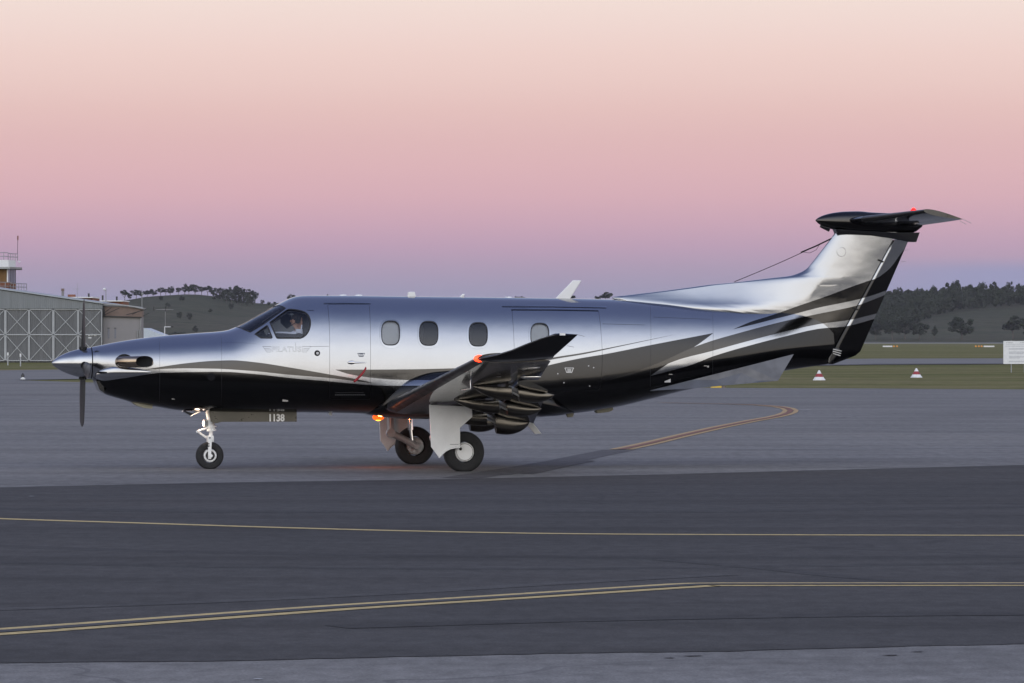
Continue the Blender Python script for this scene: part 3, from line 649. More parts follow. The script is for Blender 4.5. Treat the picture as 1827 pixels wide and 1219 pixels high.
for px in (1801, 1826):
    me = text_mesh('ATTENTION', 0.082); me.materials.append(MATS['ink']); o = bpy.data.objects.new('heading', me); COL.objects.link(o); o.parent = e; o.rotation_euler = (math.pi / 2, 0, 0); o.location = q(px, 611.8, -.004)
ln = MB()
for y, x0, x1, h in ((614.8, 1794, 1838, .5), (617.8, 1793, 1838, .8)):
    ln.prism([q(x0, y + h / 2, -.004), q(x1, y + h / 2, -.004), q(x1, y - h / 2, -.004), q(x0, y - h / 2, -.004)], (0, .002, 0))
for y, x0, x1 in ((622, 1800, 1836), (623.4, 1800, 1830), (628, 1800, 1837), (629.6, 1800, 1835), (631.2, 1800, 1826), (635.8, 1800, 1836), (637.4, 1800, 1832), (639, 1800, 1820), (644.6, 1800, 1836), (646, 1800, 1829)):
    ln.prism([q(x0, y + .35, -.004), q(x1, y + .35, -.004), q(x1, y - .35, -.004), q(x0, y - .35, -.004)], (0, .002, 0))
ln.build('text_lines', 'ink_grey', e)

# ================================================================== AIRCRAFT
AC = empty('turboprop_aircraft', (OX, DIST, 0), AX_A)
tag(AC, 'silver and black single-engine turboprop aircraft with T-tail taxiing on the apron', 'aircraft')

# ---- fuselage section tables (all metres, aircraft axes: x aft, y right, z up)
def prof(pts):
    q = [P(*p) for p in pts]; return pchip([a for a, _ in q], [b for _, b in q])
f_top = prof([(163, 619.5), (180, 616), (200, 612), (229, 607), (292, 599), (349, 594.6), (395, 591), (407, 589), (423, 582.4), (455, 565), (487, 547.5), (508, 536.5), (522, 530.5), (534, 528), (556, 527.2), (620, 527.4), (700, 528.5), (913, 531), (1080, 534), (1178, 541), (1270, 548), (1340, 548), (1400, 540), (1440, 534), (1490, 528)])
f_bot = prof([(163, 676), (168, 679), (172, 688), (177, 697), (186, 703), (216, 712.5), (242, 720), (282, 726.5), (316, 732), (345, 734.3), (375, 735.3), (450, 736), (529, 736), (610, 737), (700, 740), (860, 742), (960, 741), (1009, 738.5), (1063, 732.5), (1095, 727), (1155, 713), (1224, 696), (1300, 682), (1400, 661.5), (1490, 648)])
f_mid = prof([(163, 648), (230, 654), (300, 660), (400, 667), (500, 674), (600, 680), (900, 682), (1050, 673), (1160, 657), (1270, 641), (1400, 621), (1490, 613)])
def wprof(pts): return pchip([P(p, 650)[0] for p, _ in pts], [w for _, w in pts])
f_w = wprof([(163, .27), (177, .33), (200, .385), (240, .46), (285, .525), (340, .585), (400, .655), (450, .73), (500, .80), (560, .845), (650, .865), (1000, .865), (1080, .845), (1160, .78), (1270, .62), (1373, .42), (1440, .235), (1490, .088)])
f_nu = wprof([(163, 2.0), (285, 2.0), (400, 2.15), (480, 2.3), (560, 2.2), (1000, 2.15), (1200, 2.1), (1290, 1.85), (1373, 1.5), (1440, 1.25), (1490, 1.15)])
f_nl = wprof([(163, 2.0), (186, 2.3), (285, 2.5), (560, 2.5), (1000, 2.4), (1200, 2.2), (1490, 2.0)])
FX0, FX1 = P(163, 648)[0], P(1486, 615)[0]
TN = 3000
tx_ = np.linspace(FX0 - 0.05, FX1 + 0.05, TN)
TAB = np.stack([f(tx_) for f in (f_top, f_bot, f_mid, f_w, f_nu, f_nl)], 1)
k5 = np.hanning(41); k5 /= k5.sum()
for c in range(6):
    p = np.pad(TAB[:, c], 20, mode='edge'); sm = np.convolve(p, k5, 'valid'); a = slice(260, TN - 30); TAB[a, c] = sm[a]
def sec(x):
    u = (x - tx_[0]) / (tx_[-1] - tx_[0]) * (TN - 1); i = int(min(max(u, 0), TN - 2)); t = u - i
    return TAB[i] * (1 - t) + TAB[i + 1] * t
def secv(x):
    return np.stack([np.interp(x, tx_, TAB[:, c]) for c in range(6)], 1)
def surf(x, th, side=-1):
    zt, zb, zm, w, nu, nl = sec(x); c, s = math.cos(th), math.sin(th); n = nu if s >= 0 else nl
    return side * w * max(c, 0) ** (2 / n), zm + (zt - zm if s >= 0 else zm - zb) * math.copysign(abs(s) ** (2 / n), s)
def surfv(x, th, side=-1):
    T = secv(x); c, s = np.maximum(np.cos(th), 0), np.sin(th); n = np.where(s >= 0, T[:, 4], T[:, 5])
    y = side * T[:, 3] * c ** (2 / n); z = T[:, 2] + np.where(s >= 0, T[:, 0] - T[:, 2], T[:, 2] - T[:, 1]) * np.sign(s) * np.abs(s) ** (2 / n)
    return y, z
def Fimp(x, y, z):
    T = secv(x); up = z >= T[:, 2]; n = np.where(up, T[:, 4], T[:, 5]); h = np.where(up, T[:, 0] - T[:, 2], T[:, 2] - T[:, 1])
    return (np.abs(y) / T[:, 3]) ** n + (np.abs(z - T[:, 2]) / h) ** n
def fnorm(x, y, z, e=0.012):
    g = np.stack([(Fimp(x + e, y, z) - Fimp(x - e, y, z)) / (2 * e), (Fimp(x, y + 1e-3, z) - Fimp(x, y - 1e-3, z)) / 2e-3, (Fimp(x, y, z + 1e-3) - Fimp(x, y, z - 1e-3)) / 2e-3], 1)
    return g / np.linalg.norm(g, axis=1, keepdims=True)
def psurf(px, py):
    """sight line -> (x, theta) on the left flank, None when it passes above the body"""
    lo, hi = -math.pi / 2, math.pi / 2; x = P(px, py, -0.6)[0]
    def ev(th, x):
        for _ in range(5):
            y, z = surf(x, th); qx, qy = proj(x, y, z); x += (px - qx) / 110.0
        return x, qy
    x, qt = ev(hi, x)
    if py < qt - 0.3: return None
    for _ in range(34):
        m = (lo + hi) / 2; x, qy = ev(m, x)
        if qy > py: lo = m
        else: hi = m
    return x, (lo + hi) / 2
def sideP(px, py):
    """sight line -> aircraft (x, z) on the flank or, above the body, on the fin"""
    q = psurf(px, py)
    if q is None: return P(px, py, -0.08)
    y, z = surf(*q); return q[0], z
def surf_pt(px, py, off=0.0):
    x, th = psurf(px, py); y, z = surf(x, th); n = fnorm(np.array([x]), np.array([y]), np.array([z]))[0]
    return Vector((x, y, z)) + Vector(n) * off, Vector(n)

# ---- paint scheme: bands in side elevation, shared by body, fin and rudder
def paint_scheme():
    m, t, b = new_mat('aircraft_paint'); N = NT(t)
    tcn = N.n('ShaderNodeTexCoord'); o = tcn.outputs['Object']; sp_ = N.n('ShaderNodeSeparateXYZ'); N.l(o, sp_.inputs[0]); X, Z = sp_.outputs[0], sp_.outputs[2]
    ZL, ZH = 0.0, 5.0
    def curve(pts):
        q = sorted([sideP(*p) for p in pts]); xs = [a for a, _ in q]; f = pchip(xs, [z for _, z in q]); x0, x1 = xs[0], xs[-1]
        n = N.n('ShaderNodeFloatCurve'); c = n.mapping.curves[0]; K = 26
        sx = np.unique(np.concatenate([np.linspace(x0, x1, K), xs]))
        while len(c.points) < len(sx): c.points.new(0.5, 0.5)
        for pt, x in zip(c.points, sx):
            pt.location = ((x - x0) / (x1 - x0), (float(f(x)) - ZL) / (ZH - ZL)); pt.handle_type = 'VECTOR'
        n.mapping.update()
        N.l(N.mapr(X, x0, x1, 0, 1), n.inputs['Value'])
        return N.math('MULTIPLY', n.outputs[0], ZH - ZL), x0, x1
    def band(top, bot=None):
        T, x0, x1 = curve(top); k = N.math('MULTIPLY', N.math('GREATER_THAN', X, x0), N.math('LESS_THAN', Z, T))
        if bot:
            B, a0, a1 = curve(bot); k = N.math('MULTIPLY', k, N.math('GREATER_THAN', Z, B)); x1 = min(x1, a1)
            k = N.math('MULTIPLY', k, N.math('LESS_THAN', X, x1))
        return k
    Eu = [(1192, 649), (1272, 626), (1339, 607.6), (1400, 592), (1467, 577.5), (1513, 571.5), (1565, 559.5), (1600, 551)]
    Cl = [(1074, 682), (1160, 659)] + Eu
    Bk = [(165, 681), (200, 677.5), (240, 672), (273, 666.3), (285, 665.2), (330, 664.2), (380, 663.6), (414, 664), (460, 668), (518, 674.6), (587, 680.4), (655, 687), (690, 688.5), (736, 688), (850, 690), (960, 712), (1000, 706)] + Cl
    Bu = [(900, 676), (940, 662), (972, 653.5), (1040, 638.6), (1074, 633), (1162, 615.6), (1272, 594.5)]
    Cu = [(1074, 682), (1130, 664), (1170, 650), (1238, 619.5), (1272, 607.6), (1316, 595), (1362, 582.5), (1400, 573), (1460, 560), (1527, 545.5), (1578, 527.5), (1602, 519)]
    Bl = [(900, 694), (960, 713), (1000, 706), (1074, 682), (1130, 664), (1170, 650), (1238, 619.5), (1272, 595)]
    El = [(1160, 671), (1235, 650.5), (1272, 636), (1339, 616.2), (1400, 600.5), (1467, 586), (1505, 583), (1558, 570), (1600, 560)]
    Et = [(1160, 671), (1176, 660)] + Eu
    Du = [(1307, 588), (1339, 574.5), (1380, 561.6), (1428, 544), (1460, 533), (1549, 501.5), (1562, 497.5), (1589, 479), (1611, 450), (1622, 438)]
    Dl = [(1307, 588), (1350, 577.7), (1385, 568.5), (1400, 565), (1460, 549), (1531, 534), (1584, 518), (1622, 500)]
    Au = [(255, 660), (285, 655), (330, 648.5), (380, 644), (414, 643), (460, 647), (518, 656), (587, 668), (633, 676), (672, 685)]
    Al = [(255, 660), (285, 658.6), (330, 657.4), (380, 658), (449, 662), (518, 669), (587, 674.6), (633, 680), (672, 685)]
    Gu = [(598, 659.6), (660, 659.6), (735, 659), (820, 657)]
    Gl = [(598, 659.8), (620, 667), (640, 671), (661, 674), (700, 677.3), (736, 678.3), (820, 678)]
    Ku = [(960, 643.5), (984, 638.5), (1040, 629.6), (1100, 618), (1201, 597.5)]
    Kl = [(960, 648), (984, 642), (1040, 632.6), (1100, 619.8), (1201, 597.7)]
    char, dark, black, silver = (0.062, 0.059, 0.056), (0.034, 0.033, 0.033), (0.021, 0.0205, 0.0205), (0.385, 0.391, 0.402)
    f = N.noise(o, 0.8, 3); sil = N.ramp(f, [(0.3, tuple(c * 0.97 for c in silver)), (0.7, tuple(min(1, c * 1.03) for c in silver))])
    kb = band(Bk); col = N.mix(kb, sil, black)
    col = N.mix(band(Bu, Bl), col, dark); col = N.mix(band(Cu, Cl), col, char); col = N.mix(band(Et, El), col, sil)
    col = N.mix(band(Du, Dl), col, dark); col = N.mix(band(Au, Al), col, char); col = N.mix(band(Gu, Gl), col, char); col = N.mix(band(Ku, Kl), col, char)
    N.l(col, b.inputs['Base Color']); setp(b, metal=1.0, rough=0.2, coat=0.35, coatr=0.05)
    r1 = N.noise(o, 3.0, 4, 0.6)
    lum = N.n('ShaderNodeRGBToBW'); N.l(col, lum.inputs[0])
    N.l(N.math('ADD', N.mapr(lum.outputs[0], 0.0, 0.4, 0.13, 0.17), N.mapr(r1, 0.3, 0.7, -0.02, 0.04)), b.inputs['Roughness'])
    mp = N.n('ShaderNodeMapping'); mp.inputs['Scale'].default_value = (1.0, 1.0, 1.6); N.l(o, mp.inputs[0])
    h = N.math('ADD', N.noise(mp.outputs[0], 1.6, 2, 0.5), N.math('MULTIPLY', N.noise(o, 60.0, 2), 0.010))
    N.l(N.bump(h, 0.42, 0.012), b.inputs['Normal'])
    return m
paint_scheme()
def gloss(name, c, rough=0.08, coat=1.0, metal=0.0, wav=0.25):
    m, t, b = new_mat(name); N = NT(t); tcn = N.n('ShaderNodeTexCoord'); o = tcn.outputs['Object']
    f = N.noise(o, 2.0, 4); N.l(N.ramp(f, [(0.3, tuple(v * 0.85 for v in c)), (0.7, tuple(min(1, v * 1.15) for v in c))]), b.inputs['Base Color'])
    setp(b, metal=metal, coat=coat, coatr=0.04); N.l(N.mapr(N.noise(o, 7.0, 4), 0.3, 0.7, rough * 0.8, rough * 1.5), b.inputs['Roughness'])
    N.l(N.bump(N.noise(o, 1.8, 2), wav, 0.01), b.inputs['Normal']); return m
gloss('silver_paint', (0.40, 0.407, 0.418), 0.09, 0.3, 1.0, 0.12)
gloss('black_paint', (0.006, 0.006, 0.007), 0.09, 0.6, 0.0)
gloss('charcoal_paint', (0.055, 0.052, 0.049), 0.12, 0.4, 1.0)
gloss('fairing_paint', (0.115, 0.104, 0.088), 0.16, 0.3, 1.0, 0.1)
gloss('olive_paint', (0.095, 0.088, 0.072), 0.30, 0.0, 0.6)
gloss('chrome', (0.82, 0.80, 0.77), 0.07, 0.0, 1.0, 0.05)
gloss('exhaust_metal', (0.36, 0.29, 0.22), 0.16, 0.0, 1.0, 0.1)
plain('rubber_boot', (0.016, 0.016, 0.017), 0.38, var=0.2, scale=4, bump=0.05)
plain('tyre_rubber', (0.017, 0.017, 0.018), 0.8, var=0.25, scale=14, bump=0.15)
plain('gear_white', (0.84, 0.84, 0.82), 0.4, var=0.05, scale=5)
plain('gear_grey', (0.42, 0.42, 0.42), 0.4, 0.3, var=0.12, scale=12)
plain('flat_black', (0.004, 0.004, 0.004), 0.9)
plain('antenna_white', (0.80, 0.80, 0.79), 0.45, var=0.03)
plain('liner', (0.10, 0.10, 0.105), 0.9, var=0.1)
plain('seal', (0.012, 0.012, 0.014), 0.6)
plain('seam', (0.02, 0.02, 0.025), 0.6)
plain('blind_grey', (0.62, 0.63, 0.64), 0.8, var=0.03)
plain('cloth_dark', (0.022, 0.024, 0.032), 0.9, var=0.2, scale=9)
plain('strap_red', (0.30, 0.010, 0.018), 0.6)
plain('letter_grey', (0.30, 0.30, 0.305), 0.25, 1.0)
plain('letter_white', (0.88, 0.86, 0.82), 0.5, var=0.04)
plain('blade_dark', (0.035, 0.035, 0.037), 0.45, 0.2, var=0.15)
plain('belly_antenna', (0.30, 0.28, 0.20), 0.5)
def glass(name, tint, refl=1.0):
    m, t, b = new_mat(name); N = NT(t); t.nodes.remove(b)
    tr = N.n('ShaderNodeBsdfTransparent'); tr.inputs[0].default_value = (*tint, 1); gl = N.n('ShaderNodeBsdfGlossy'); gl.inputs['Roughness'].default_value = 0.02
    fr = N.n('ShaderNodeFresnel'); fr.inputs[0].default_value = 1.5
    tcn = N.n('ShaderNodeTexCoord'); bp = N.bump(N.noise(tcn.outputs['Object'], 3.0, 2), 0.15, 0.01); N.l(bp, fr.inputs['Normal']); N.l(bp, gl.inputs['Normal'])
    mx = N.n('ShaderNodeMixShader'); N.l(N.math('MULTIPLY', fr.outputs[0], refl, clamp=True), mx.inputs[0]); N.l(tr.outputs[0], mx.inputs[1]); N.l(gl.outputs[0], mx.inputs[2])
    N.l(mx.outputs[0], t.nodes['Material Output'].inputs[0]); return m
glass('cockpit_glass', (0.84, 0.86, 0.90), 1.4); glass('cabin_glass', (0.80, 0.82, 0.84), 1.8); glass('lens_glass', (0.9, 0.9, 0.9))

# ---- conforming patches of the body surface
VS = 0.9
def inside(poly, pts):
    x, y = pts[:, 0], pts[:, 1]; r = np.zeros(len(pts), bool); n = len(poly); j = n - 1
    for i in range(n):
        xi, yi = poly[i]; xj, yj = poly[j]
        k = ((yi > y) != (yj > y)) & (x < (xj - xi) * (y - yi) / (yj - yi + 1e-15) + xi); r ^= k; j = i
    return r
def segdist(poly, pts):
    best = np.full(len(pts), 9.0); n = len(poly)
    for i in range(n):
        a, b = poly[i], poly[(i + 1) % n]; d = b - a; L = d @ d + 1e-12
        t = np.clip(((pts - a) @ d) / L, 0, 1); best = np.minimum(best, np.linalg.norm(pts - a - t[:, None] * d, axis=1))
    return best
def refine(loop, step=0.03):
    out = []; n = len(loop)
    for i in range(n):
        a, b = np.array(loop[i]), np.array(loop[(i + 1) % n]); k = max(1, int(np.linalg.norm(b - a) / step))
        out += [a + (b - a) * t / k for t in range(k)]
    return np.array(out)
def loop_px(pts, closed_smooth=False):
    """pixel outline -> (x, v) loop on the flank"""
    out = []
    n = len(pts)
    for i in range(n):
        a, b = pts[i], pts[(i + 1) % n]; k = max(1, int(math.hypot(b[0] - a[0], b[1] - a[1]) / 4))
        for t in range(k): out.append((a[0] + (b[0] - a[0]) * t / k, a[1] + (b[1] - a[1]) * t / k))
    r = []
    for p in out:
        q = psurf(*p)
        if q is None: q = (P(p[0], p[1])[0], math.pi / 2)
        r.append((q[0], q[1] * VS))
    return np.array(r)
def scale_loop(L, s=1.0, add=None):
    c = L.mean(0)
    if add is None: return c + (L - c) * s
    n = len(L); nrm = np.zeros_like(L)
    for i in range(n):
        d = L[(i + 1) % n] - L[i - 1]; nrm[i] = (d[1], -d[0]) / (np.linalg.norm(d) + 1e-9)
    area = 0.5 * np.sum(L[:, 0] * np.roll(L[:, 1], -1) - np.roll(L[:, 0], -1) * L[:, 1])
    return L + nrm * add * (1 if area > 0 else -1)
def patch_data(outer, holes, side, off, du=0.06, dv=0.055):
    outer = np.array(outer); x0, v0 = outer.min(0); x1, v1 = outer.max(0)
    gx = np.linspace(x0, x1, max(3, int((x1 - x0) / du) + 1)); gv = np.linspace(v0, v1, max(3, int((v1 - v0) / dv) + 1))
    pts = np.array([(a, b) for a in gx[1:-1] for b in gv[1:-1]])
    loops = [refine(outer, 0.05)] + [np.array(h) for h in holes]
    if len(pts):
        pts = pts[inside(outer, pts)]
        for L in loops:
            if len(pts): pts = pts[segdist(L, pts) > du * 0.35]
    V = [Vector(p) for p in pts]; E = []
    for L in loops:
        o = len(V); n = len(L); V += [Vector(p) for p in L]; E += [(o + i, o + (i + 1) % n) for i in range(n)]
    vv, _, ff, *_ = delaunay_2d_cdt(V, E, [], 0, 1e-6)
    v = np.array([(p.x, p.y) for p in vv]); tri = np.array([f for f in ff if len(f) == 3]); c = v[tri].mean(1)
    keep = inside(loops[0], c)
    for L in loops[1:]: keep &= ~inside(L, c)
    tri = tri[keep]
    x, th = v[:, 0], np.clip(v[:, 1] / VS, -math.pi / 2, math.pi / 2); y, z = surfv(x, th, side)
    nn = fnorm(x, np.where(np.abs(y) < 1e-4, side * 1e-4, y), z)
    co = np.stack([x, y, z], 1) + nn * off
    # orient outwards
    a, b, d = co[tri[:, 0]], co[tri[:, 1]], co[tri[:, 2]]; fn = np.cross(b - a, d - a); flip = np.sum(fn * nn[tri[:, 0]], 1) < 0
    tri[flip] = tri[flip][:, [0, 2, 1]]
    return co, tri, nn
def patch_obj(name, datas, mat, parent):
    V, F, Nn = [], [], []; o = 0
    for co, tri, nn in datas: V.append(co); F.append(tri + o); Nn.append(nn); o += len(co)
    V, F, Nn = np.concatenate(V), np.concatenate(F), np.concatenate(Nn)
    me = bpy.data.meshes.new(name); me.from_pydata(V.tolist(), [], F.tolist()); me.materials.append(MATS[mat]); me.shade_smooth()
    me.normals_split_custom_set_from_vertices(Nn.tolist())
    ob = bpy.data.objects.new(name, me); COL.objects.link(ob); ob.parent = parent; return ob

# window and door outlines, in photo pixels on the left flank
def super_px(x0, x1, y0, y1, n=2.9, k=56):
    cx, cy, a, b = (x0 + x1) / 2, (y0 + y1) / 2, (x1 - x0) / 2, (y1 - y0) / 2
    return [(cx + a * math.copysign(abs(math.cos(t)) ** (2 / n), math.cos(t)), cy + b * math.copysign(abs(math.sin(t)) ** (2 / n), math.sin(t))) for t in np.linspace(0, 2 * math.pi, k, endpoint=False)]
CAB = [loop_px(super_px(*w)) for w in ((680, 713.8, 572.3, 616.8), (747.6, 782.2, 573, 617.4), (836, 870.3, 575.2, 618.6), (946.2, 980, 576.4, 619.8))]
SIDEW = loop_px([(481.8, 575), (497, 563.6), (510.5, 554), (514.5, 552.2), (519.5, 552), (529, 553.2), (537.9, 555), (543, 557), (547, 559.6), (550.2, 563.2), (552.2, 567.4), (553.5, 572.5), (553.7, 577.8), (553, 583), (551.6, 588), (549.2, 593), (545.9, 597.3), (541.2, 601), (535.6, 603.2), (495.3, 603.3), (493.6, 602)])
QUART = loop_px([(455, 596), (475.6, 581.4), (477, 581.8), (485.4, 602.6), (484.6, 603.2), (466, 603)])
wsx = [(421.5, 582.6), (434, 587.3), (447, 592.6), (468, 580), (489, 565), (509, 550.8), (487.5, 548.4)]
def path_px(pts):
    out = []
    for i in range(len(pts) - 1):
        a, b = pts[i], pts[i + 1]; k = max(1, int(math.hypot(b[0] - a[0], b[1] - a[1]) / 4)); out += [(a[0] + (b[0] - a[0]) * t / k, a[1] + (b[1] - a[1]) * t / k) for t in range(k)]
    return np.array([(q[0], q[1] * VS) for q in (psurf(*p) for p in out + [pts[-1]])])
WIND = path_px(wsx[1:6])
tA, tB = P(421.0, 583)[0], P(488, 547)[0]
WIND = np.concatenate([[(tA, (math.pi / 2 - 0.02) * VS)], WIND, [(tB, (math.pi / 2 - 0.02) * VS)], [(tA + (tB - tA) * u, (math.pi / 2 - 0.02) * VS) for u in (0.8, 0.6, 0.4, 0.2)]])
DOOR = loop_px([(588, 711), (588, 680), (588, 640), (588, 603), (587, 575), (585.5, 556), (584.5, 545.2), (586.5, 543.6), (657, 543.6), (659, 545.2), (660.2, 560), (661, 585), (661.4, 615), (661.4, 650), (661.4, 685), (661.4, 711), (659, 713), (590.5, 713)])
CARGO = loop_px([(917.5, 700), (917.5, 650), (917.2, 620), (916, 590), (914.5, 570), (913.2, 555), (915, 553), (1066, 555), (1068.5, 557), (1071.5, 580), (1074, 610), (1075, 635), (1074, 665), (1071, 692), (1068, 696), (921, 704)])
HV = math.pi / 2 * VS
full = [(FX0, -HV), (FX1, -HV), (FX1, HV), (FX0, HV)]
glassholes = CAB + [SIDEW, QUART, WIND]
left = patch_data(full, CAB[:3] + [SIDEW, QUART, WIND, DOOR, CARGO], -1, 0.0)
right = patch_data(full, glassholes, 1, 0.0)
fus = patch_obj('fuselage', [left, right], 'aircraft_paint', AC)
door = patch_obj('passenger_door', [patch_data(scale_loop(DOOR, add=-0.0045), [], -1, 0.0)], 'aircraft_paint', AC)
cargo = patch_obj('cargo_door', [patch_data(scale_loop(CARGO, add=-0.0045), [CAB[3]], -1, 0.0)], 'aircraft_paint', AC)
# inner trim shell and floor
lx0, lx1 = P(424, 600)[0], P(1100, 600)[0]
lin = [(lx0, -HV), (lx1, -HV), (lx1, HV), (lx0, HV)]
lf = [(lx0, -HV), (lx1, -HV), (lx1, HV), (lx0, HV)]
liner = patch_obj('cabin_liner', [patch_data(lf, glassholes, s, -0.05, 0.12, 0.11) for s in (-1, 1)], 'liner', AC)
zf = P(600, 690)[1]
MB().box(((lx0 + lx1) / 2 + .5, 0, zf), (lx1 - lx0 - 1.2, 1.30, 0.03)).build('cabin_floor', 'liner', AC)
xb = P(592, 600)[0]
MB().prism([(xb, -.66, zf), (xb, -.66, zf + .75), (xb, -.50, zf + 1.02), (xb, -.30, zf + 1.22), (xb, .30, zf + 1.22), (xb, .50, zf + 1.02), (xb, .66, zf + .75), (xb, .66, zf)], (.03, 0, 0)).build('bulkhead', 'cloth_dark', AC)
for side in (-1, 1):
    for i, L in enumerate(CAB):
        w = patch_obj('cabin_window', [patch_data(L, [], side, -0.012, 0.05, 0.05)], 'cabin_glass', AC)
        patch_obj('frame', [patch_data(scale_loop(L, add=0.028), [scale_loop(L, add=0.004)], side, 0.0035, 0.03, 0.03)], 'silver_paint', w)
        patch_obj('seal', [patch_data(scale_loop(L, add=0.004), [scale_loop(L, add=-0.014)], side, -0.004, 0.03, 0.03)], 'seal', w)
        if side == 1 or i in (0, 3):
            bl = patch_obj('blind', [patch_data(scale_loop(L, add=0.02), [], side, -0.035, 0.04, 0.012)], 'blind_grey', w)
            me = bl.data; zs = np.array([v.co.z for v in me.vertices])
            for v in me.vertices: v.co.y -= side * 0.004 * (1 + math.sin(v.co.z / 0.026 * math.pi * 2)) * (1 if v.co.z > zs.min() + 0.12 else 0)
            me.update()
    for nm, L in (('side_window', SIDEW), ('quarter_window', QUART), ('windshield', WIND)):
        w = patch_obj(nm, [patch_data(L, [], side, -0.008, 0.05, 0.05)], 'cockpit_glass', AC)
        patch_obj('seal', [patch_data(scale_loop(L, add=0.012), [scale_loop(L, add=-0.010)], side, 0.002, 0.03, 0.03)], 'seal', w)
# panel joints
def seam_line(pts, w=0.003, off=0.0012, name='panel_joint', mat='seam', parent=AC):
    L = loop_px(pts + pts[::-1][1:-1]) if False else None
    c = []
    for i in range(len(pts) - 1):
        a, b = pts[i], pts[i + 1]; k = max(1, int(math.hypot(b[0] - a[0], b[1] - a[1]) / 5))
        c += [(a[0] + (b[0] - a[0]) * t / k, a[1] + (b[1] - a[1]) * t / k) for t in range(k)]
    c.append(pts[-1]); q = [psurf(*p) for p in c]; q = np.array([(p[0], p[1] * VS) for p in q if p is not None])
    n = len(q); d = np.gradient(q, axis=0); d /= np.linalg.norm(d, axis=1, keepdims=True) + 1e-9; nr = np.stack([-d[:, 1], d[:, 0]], 1)
    A, B = q + nr * w / 2, q - nr * w / 2; uv = np.concatenate([A, B]); x, th = uv[:, 0], np.clip(uv[:, 1] / VS, -1.57, 1.57); y, z = surfv(x, th); nn = fnorm(x, y, z); co = np.stack([x, y, z], 1) + nn * off
    mb = MB().add(co.tolist(), [(i, i + 1, n + i + 1, n + i) for i in range(n - 1)]); return mb.build(name, mat, parent, 180)
seam_line([(284.5, 601), (285, 640), (285, 690), (284, 722)]); seam_line([(394.5, 592), (395.5, 640), (395.5, 700), (394, 733)]); seam_line([(395, 610.5), (430, 611.5), (466, 613.5)], 0.008, mat='silver_paint')
seam_line([(1160.5, 545), (1161.5, 600), (1160, 690)]); seam_line([(1271.5, 555), (1272.5, 600), (1271, 680)]); seam_line([(553, 618.5), (587, 618)]); seam_line([(527, 611), (527, 625)])
seam_line([(1075, 578), (1150, 580)], 0.004); seam_line([(1166, 566), (1268, 570)], 0.004); seam_line([(163, 650), (240, 652)], 0.004)
seam_line([(577.5, 541.2), (620, 540.8), (661.5, 541.2)], 0.026, 0.012, 'door_rain_gutter', 'silver_paint')
seam_line([(895.7, 546.4), (985, 546.8), (1082, 548.6)], 0.026, 0.014, 'cargo_door_hinge', 'silver_paint'); seam_line([(912, 551.6), (990, 552), (1068, 553.4)], 0.03, 0.02, 'cargo_door_hinge', 'silver_paint')
seam_line([(548, 553), (560, 553.8)], 0.012, 0.008, 'rain_gutter', 'silver_paint')
# nose cap behind the spinner
y0, zt0, zb0, zm0, w0 = 0, *sec(FX0)[:4]
mb = MB(); ring = []
for th in np.linspace(0, 2 * math.pi, 48, endpoint=False):
    c, s = math.cos(th), math.sin(th); ring.append((FX0 + .001, w0 * c, zm0 + (zt0 - zm0 if s > 0 else zm0 - zb0) * s))
mb.add(ring, [tuple(range(48))]); mb.build('cowling_bulkhead', 'flat_black', AC)
xe = FX1; zt0, zb0, zm0, w0 = sec(xe)[:4]; ring = []
for th in np.linspace(0, 2 * math.pi, 32, endpoint=False):
    c, s = math.cos(th), math.sin(th); ring.append((xe - .001, w0 * c, zm0 + (zt0 - zm0 if s > 0 else zm0 - zb0) * s))
MB().add(ring, [tuple(range(32))]).build('tail_bulkhead', 'flat_black', AC)

# ---- propeller and spinner
SPX, SPZ = P(148, 648); S110 = 1 / 109.0
spr = [(92, .0), (93, 1.6), (95, 4), (98, 6.6), (104, 10.8), (111, 14.6), (118, 17.6), (124.5, 20), (132, 22.3), (140, 24.3), (150, 26), (160.5, 27.2)]
sp0 = P(92, 648)[0]
MB().lathe([(max(r, .01) * S110, P(p, 648)[0]) for p, r in spr] + [(27.2 * S110, P(161.4, 648)[0]), (.05, P(161.4, 648)[0])], (0, 0, SPZ), 'X', 48).build('spinner', 'silver_paint', AC, 50)
for k in range(4):
    mb = MB(); rings = []
    for u in np.linspace(0, 1, 22):
        r = 0.15 + u * 0.88; ch = 0.10 + 0.13 * math.sin(min(1, u * 1.6 + .08) * math.pi / 2); ch *= (1 if u < .86 else math.sqrt(max(0.02, 1 - ((u - .86) / .145) ** 2)))
        tk = (0.075 * (1 - u) ** 2.2 + 0.012); ch = max(ch, .03) * .86; pitch = math.radians(26 - 12 * u)
        ring = []
        for t in np.linspace(0, 2 * math.pi, 16, endpoint=False):
            a, b = ch / 2 * math.cos(t), tk / 2 * math.sin(t) * (1 if u > .06 else 1.2)
            ring.append(Vector((a * math.sin(pitch) + b * math.cos(pitch), a * math.cos(pitch) - b * math.sin(pitch), r)))
        rings.append(ring)
    R = Matrix.Rotation(math.radians(90 * k + 9), 3, 'X')
    mb.rings([[R @ p + Vector((SPX, 0, SPZ)) for p in ring] for ring in rings]); bl = mb.build('propeller_blade', 'blade_dark', AC, 50)
    cf = MB(); cf.tube([R @ Vector((0, 0, .17)) + Vector((SPX, 0, SPZ)), R @ Vector((0, 0, .262)) + Vector((SPX, 0, SPZ))], .062, 16); cf.build('blade_cuff', 'flat_black', bl, 50)
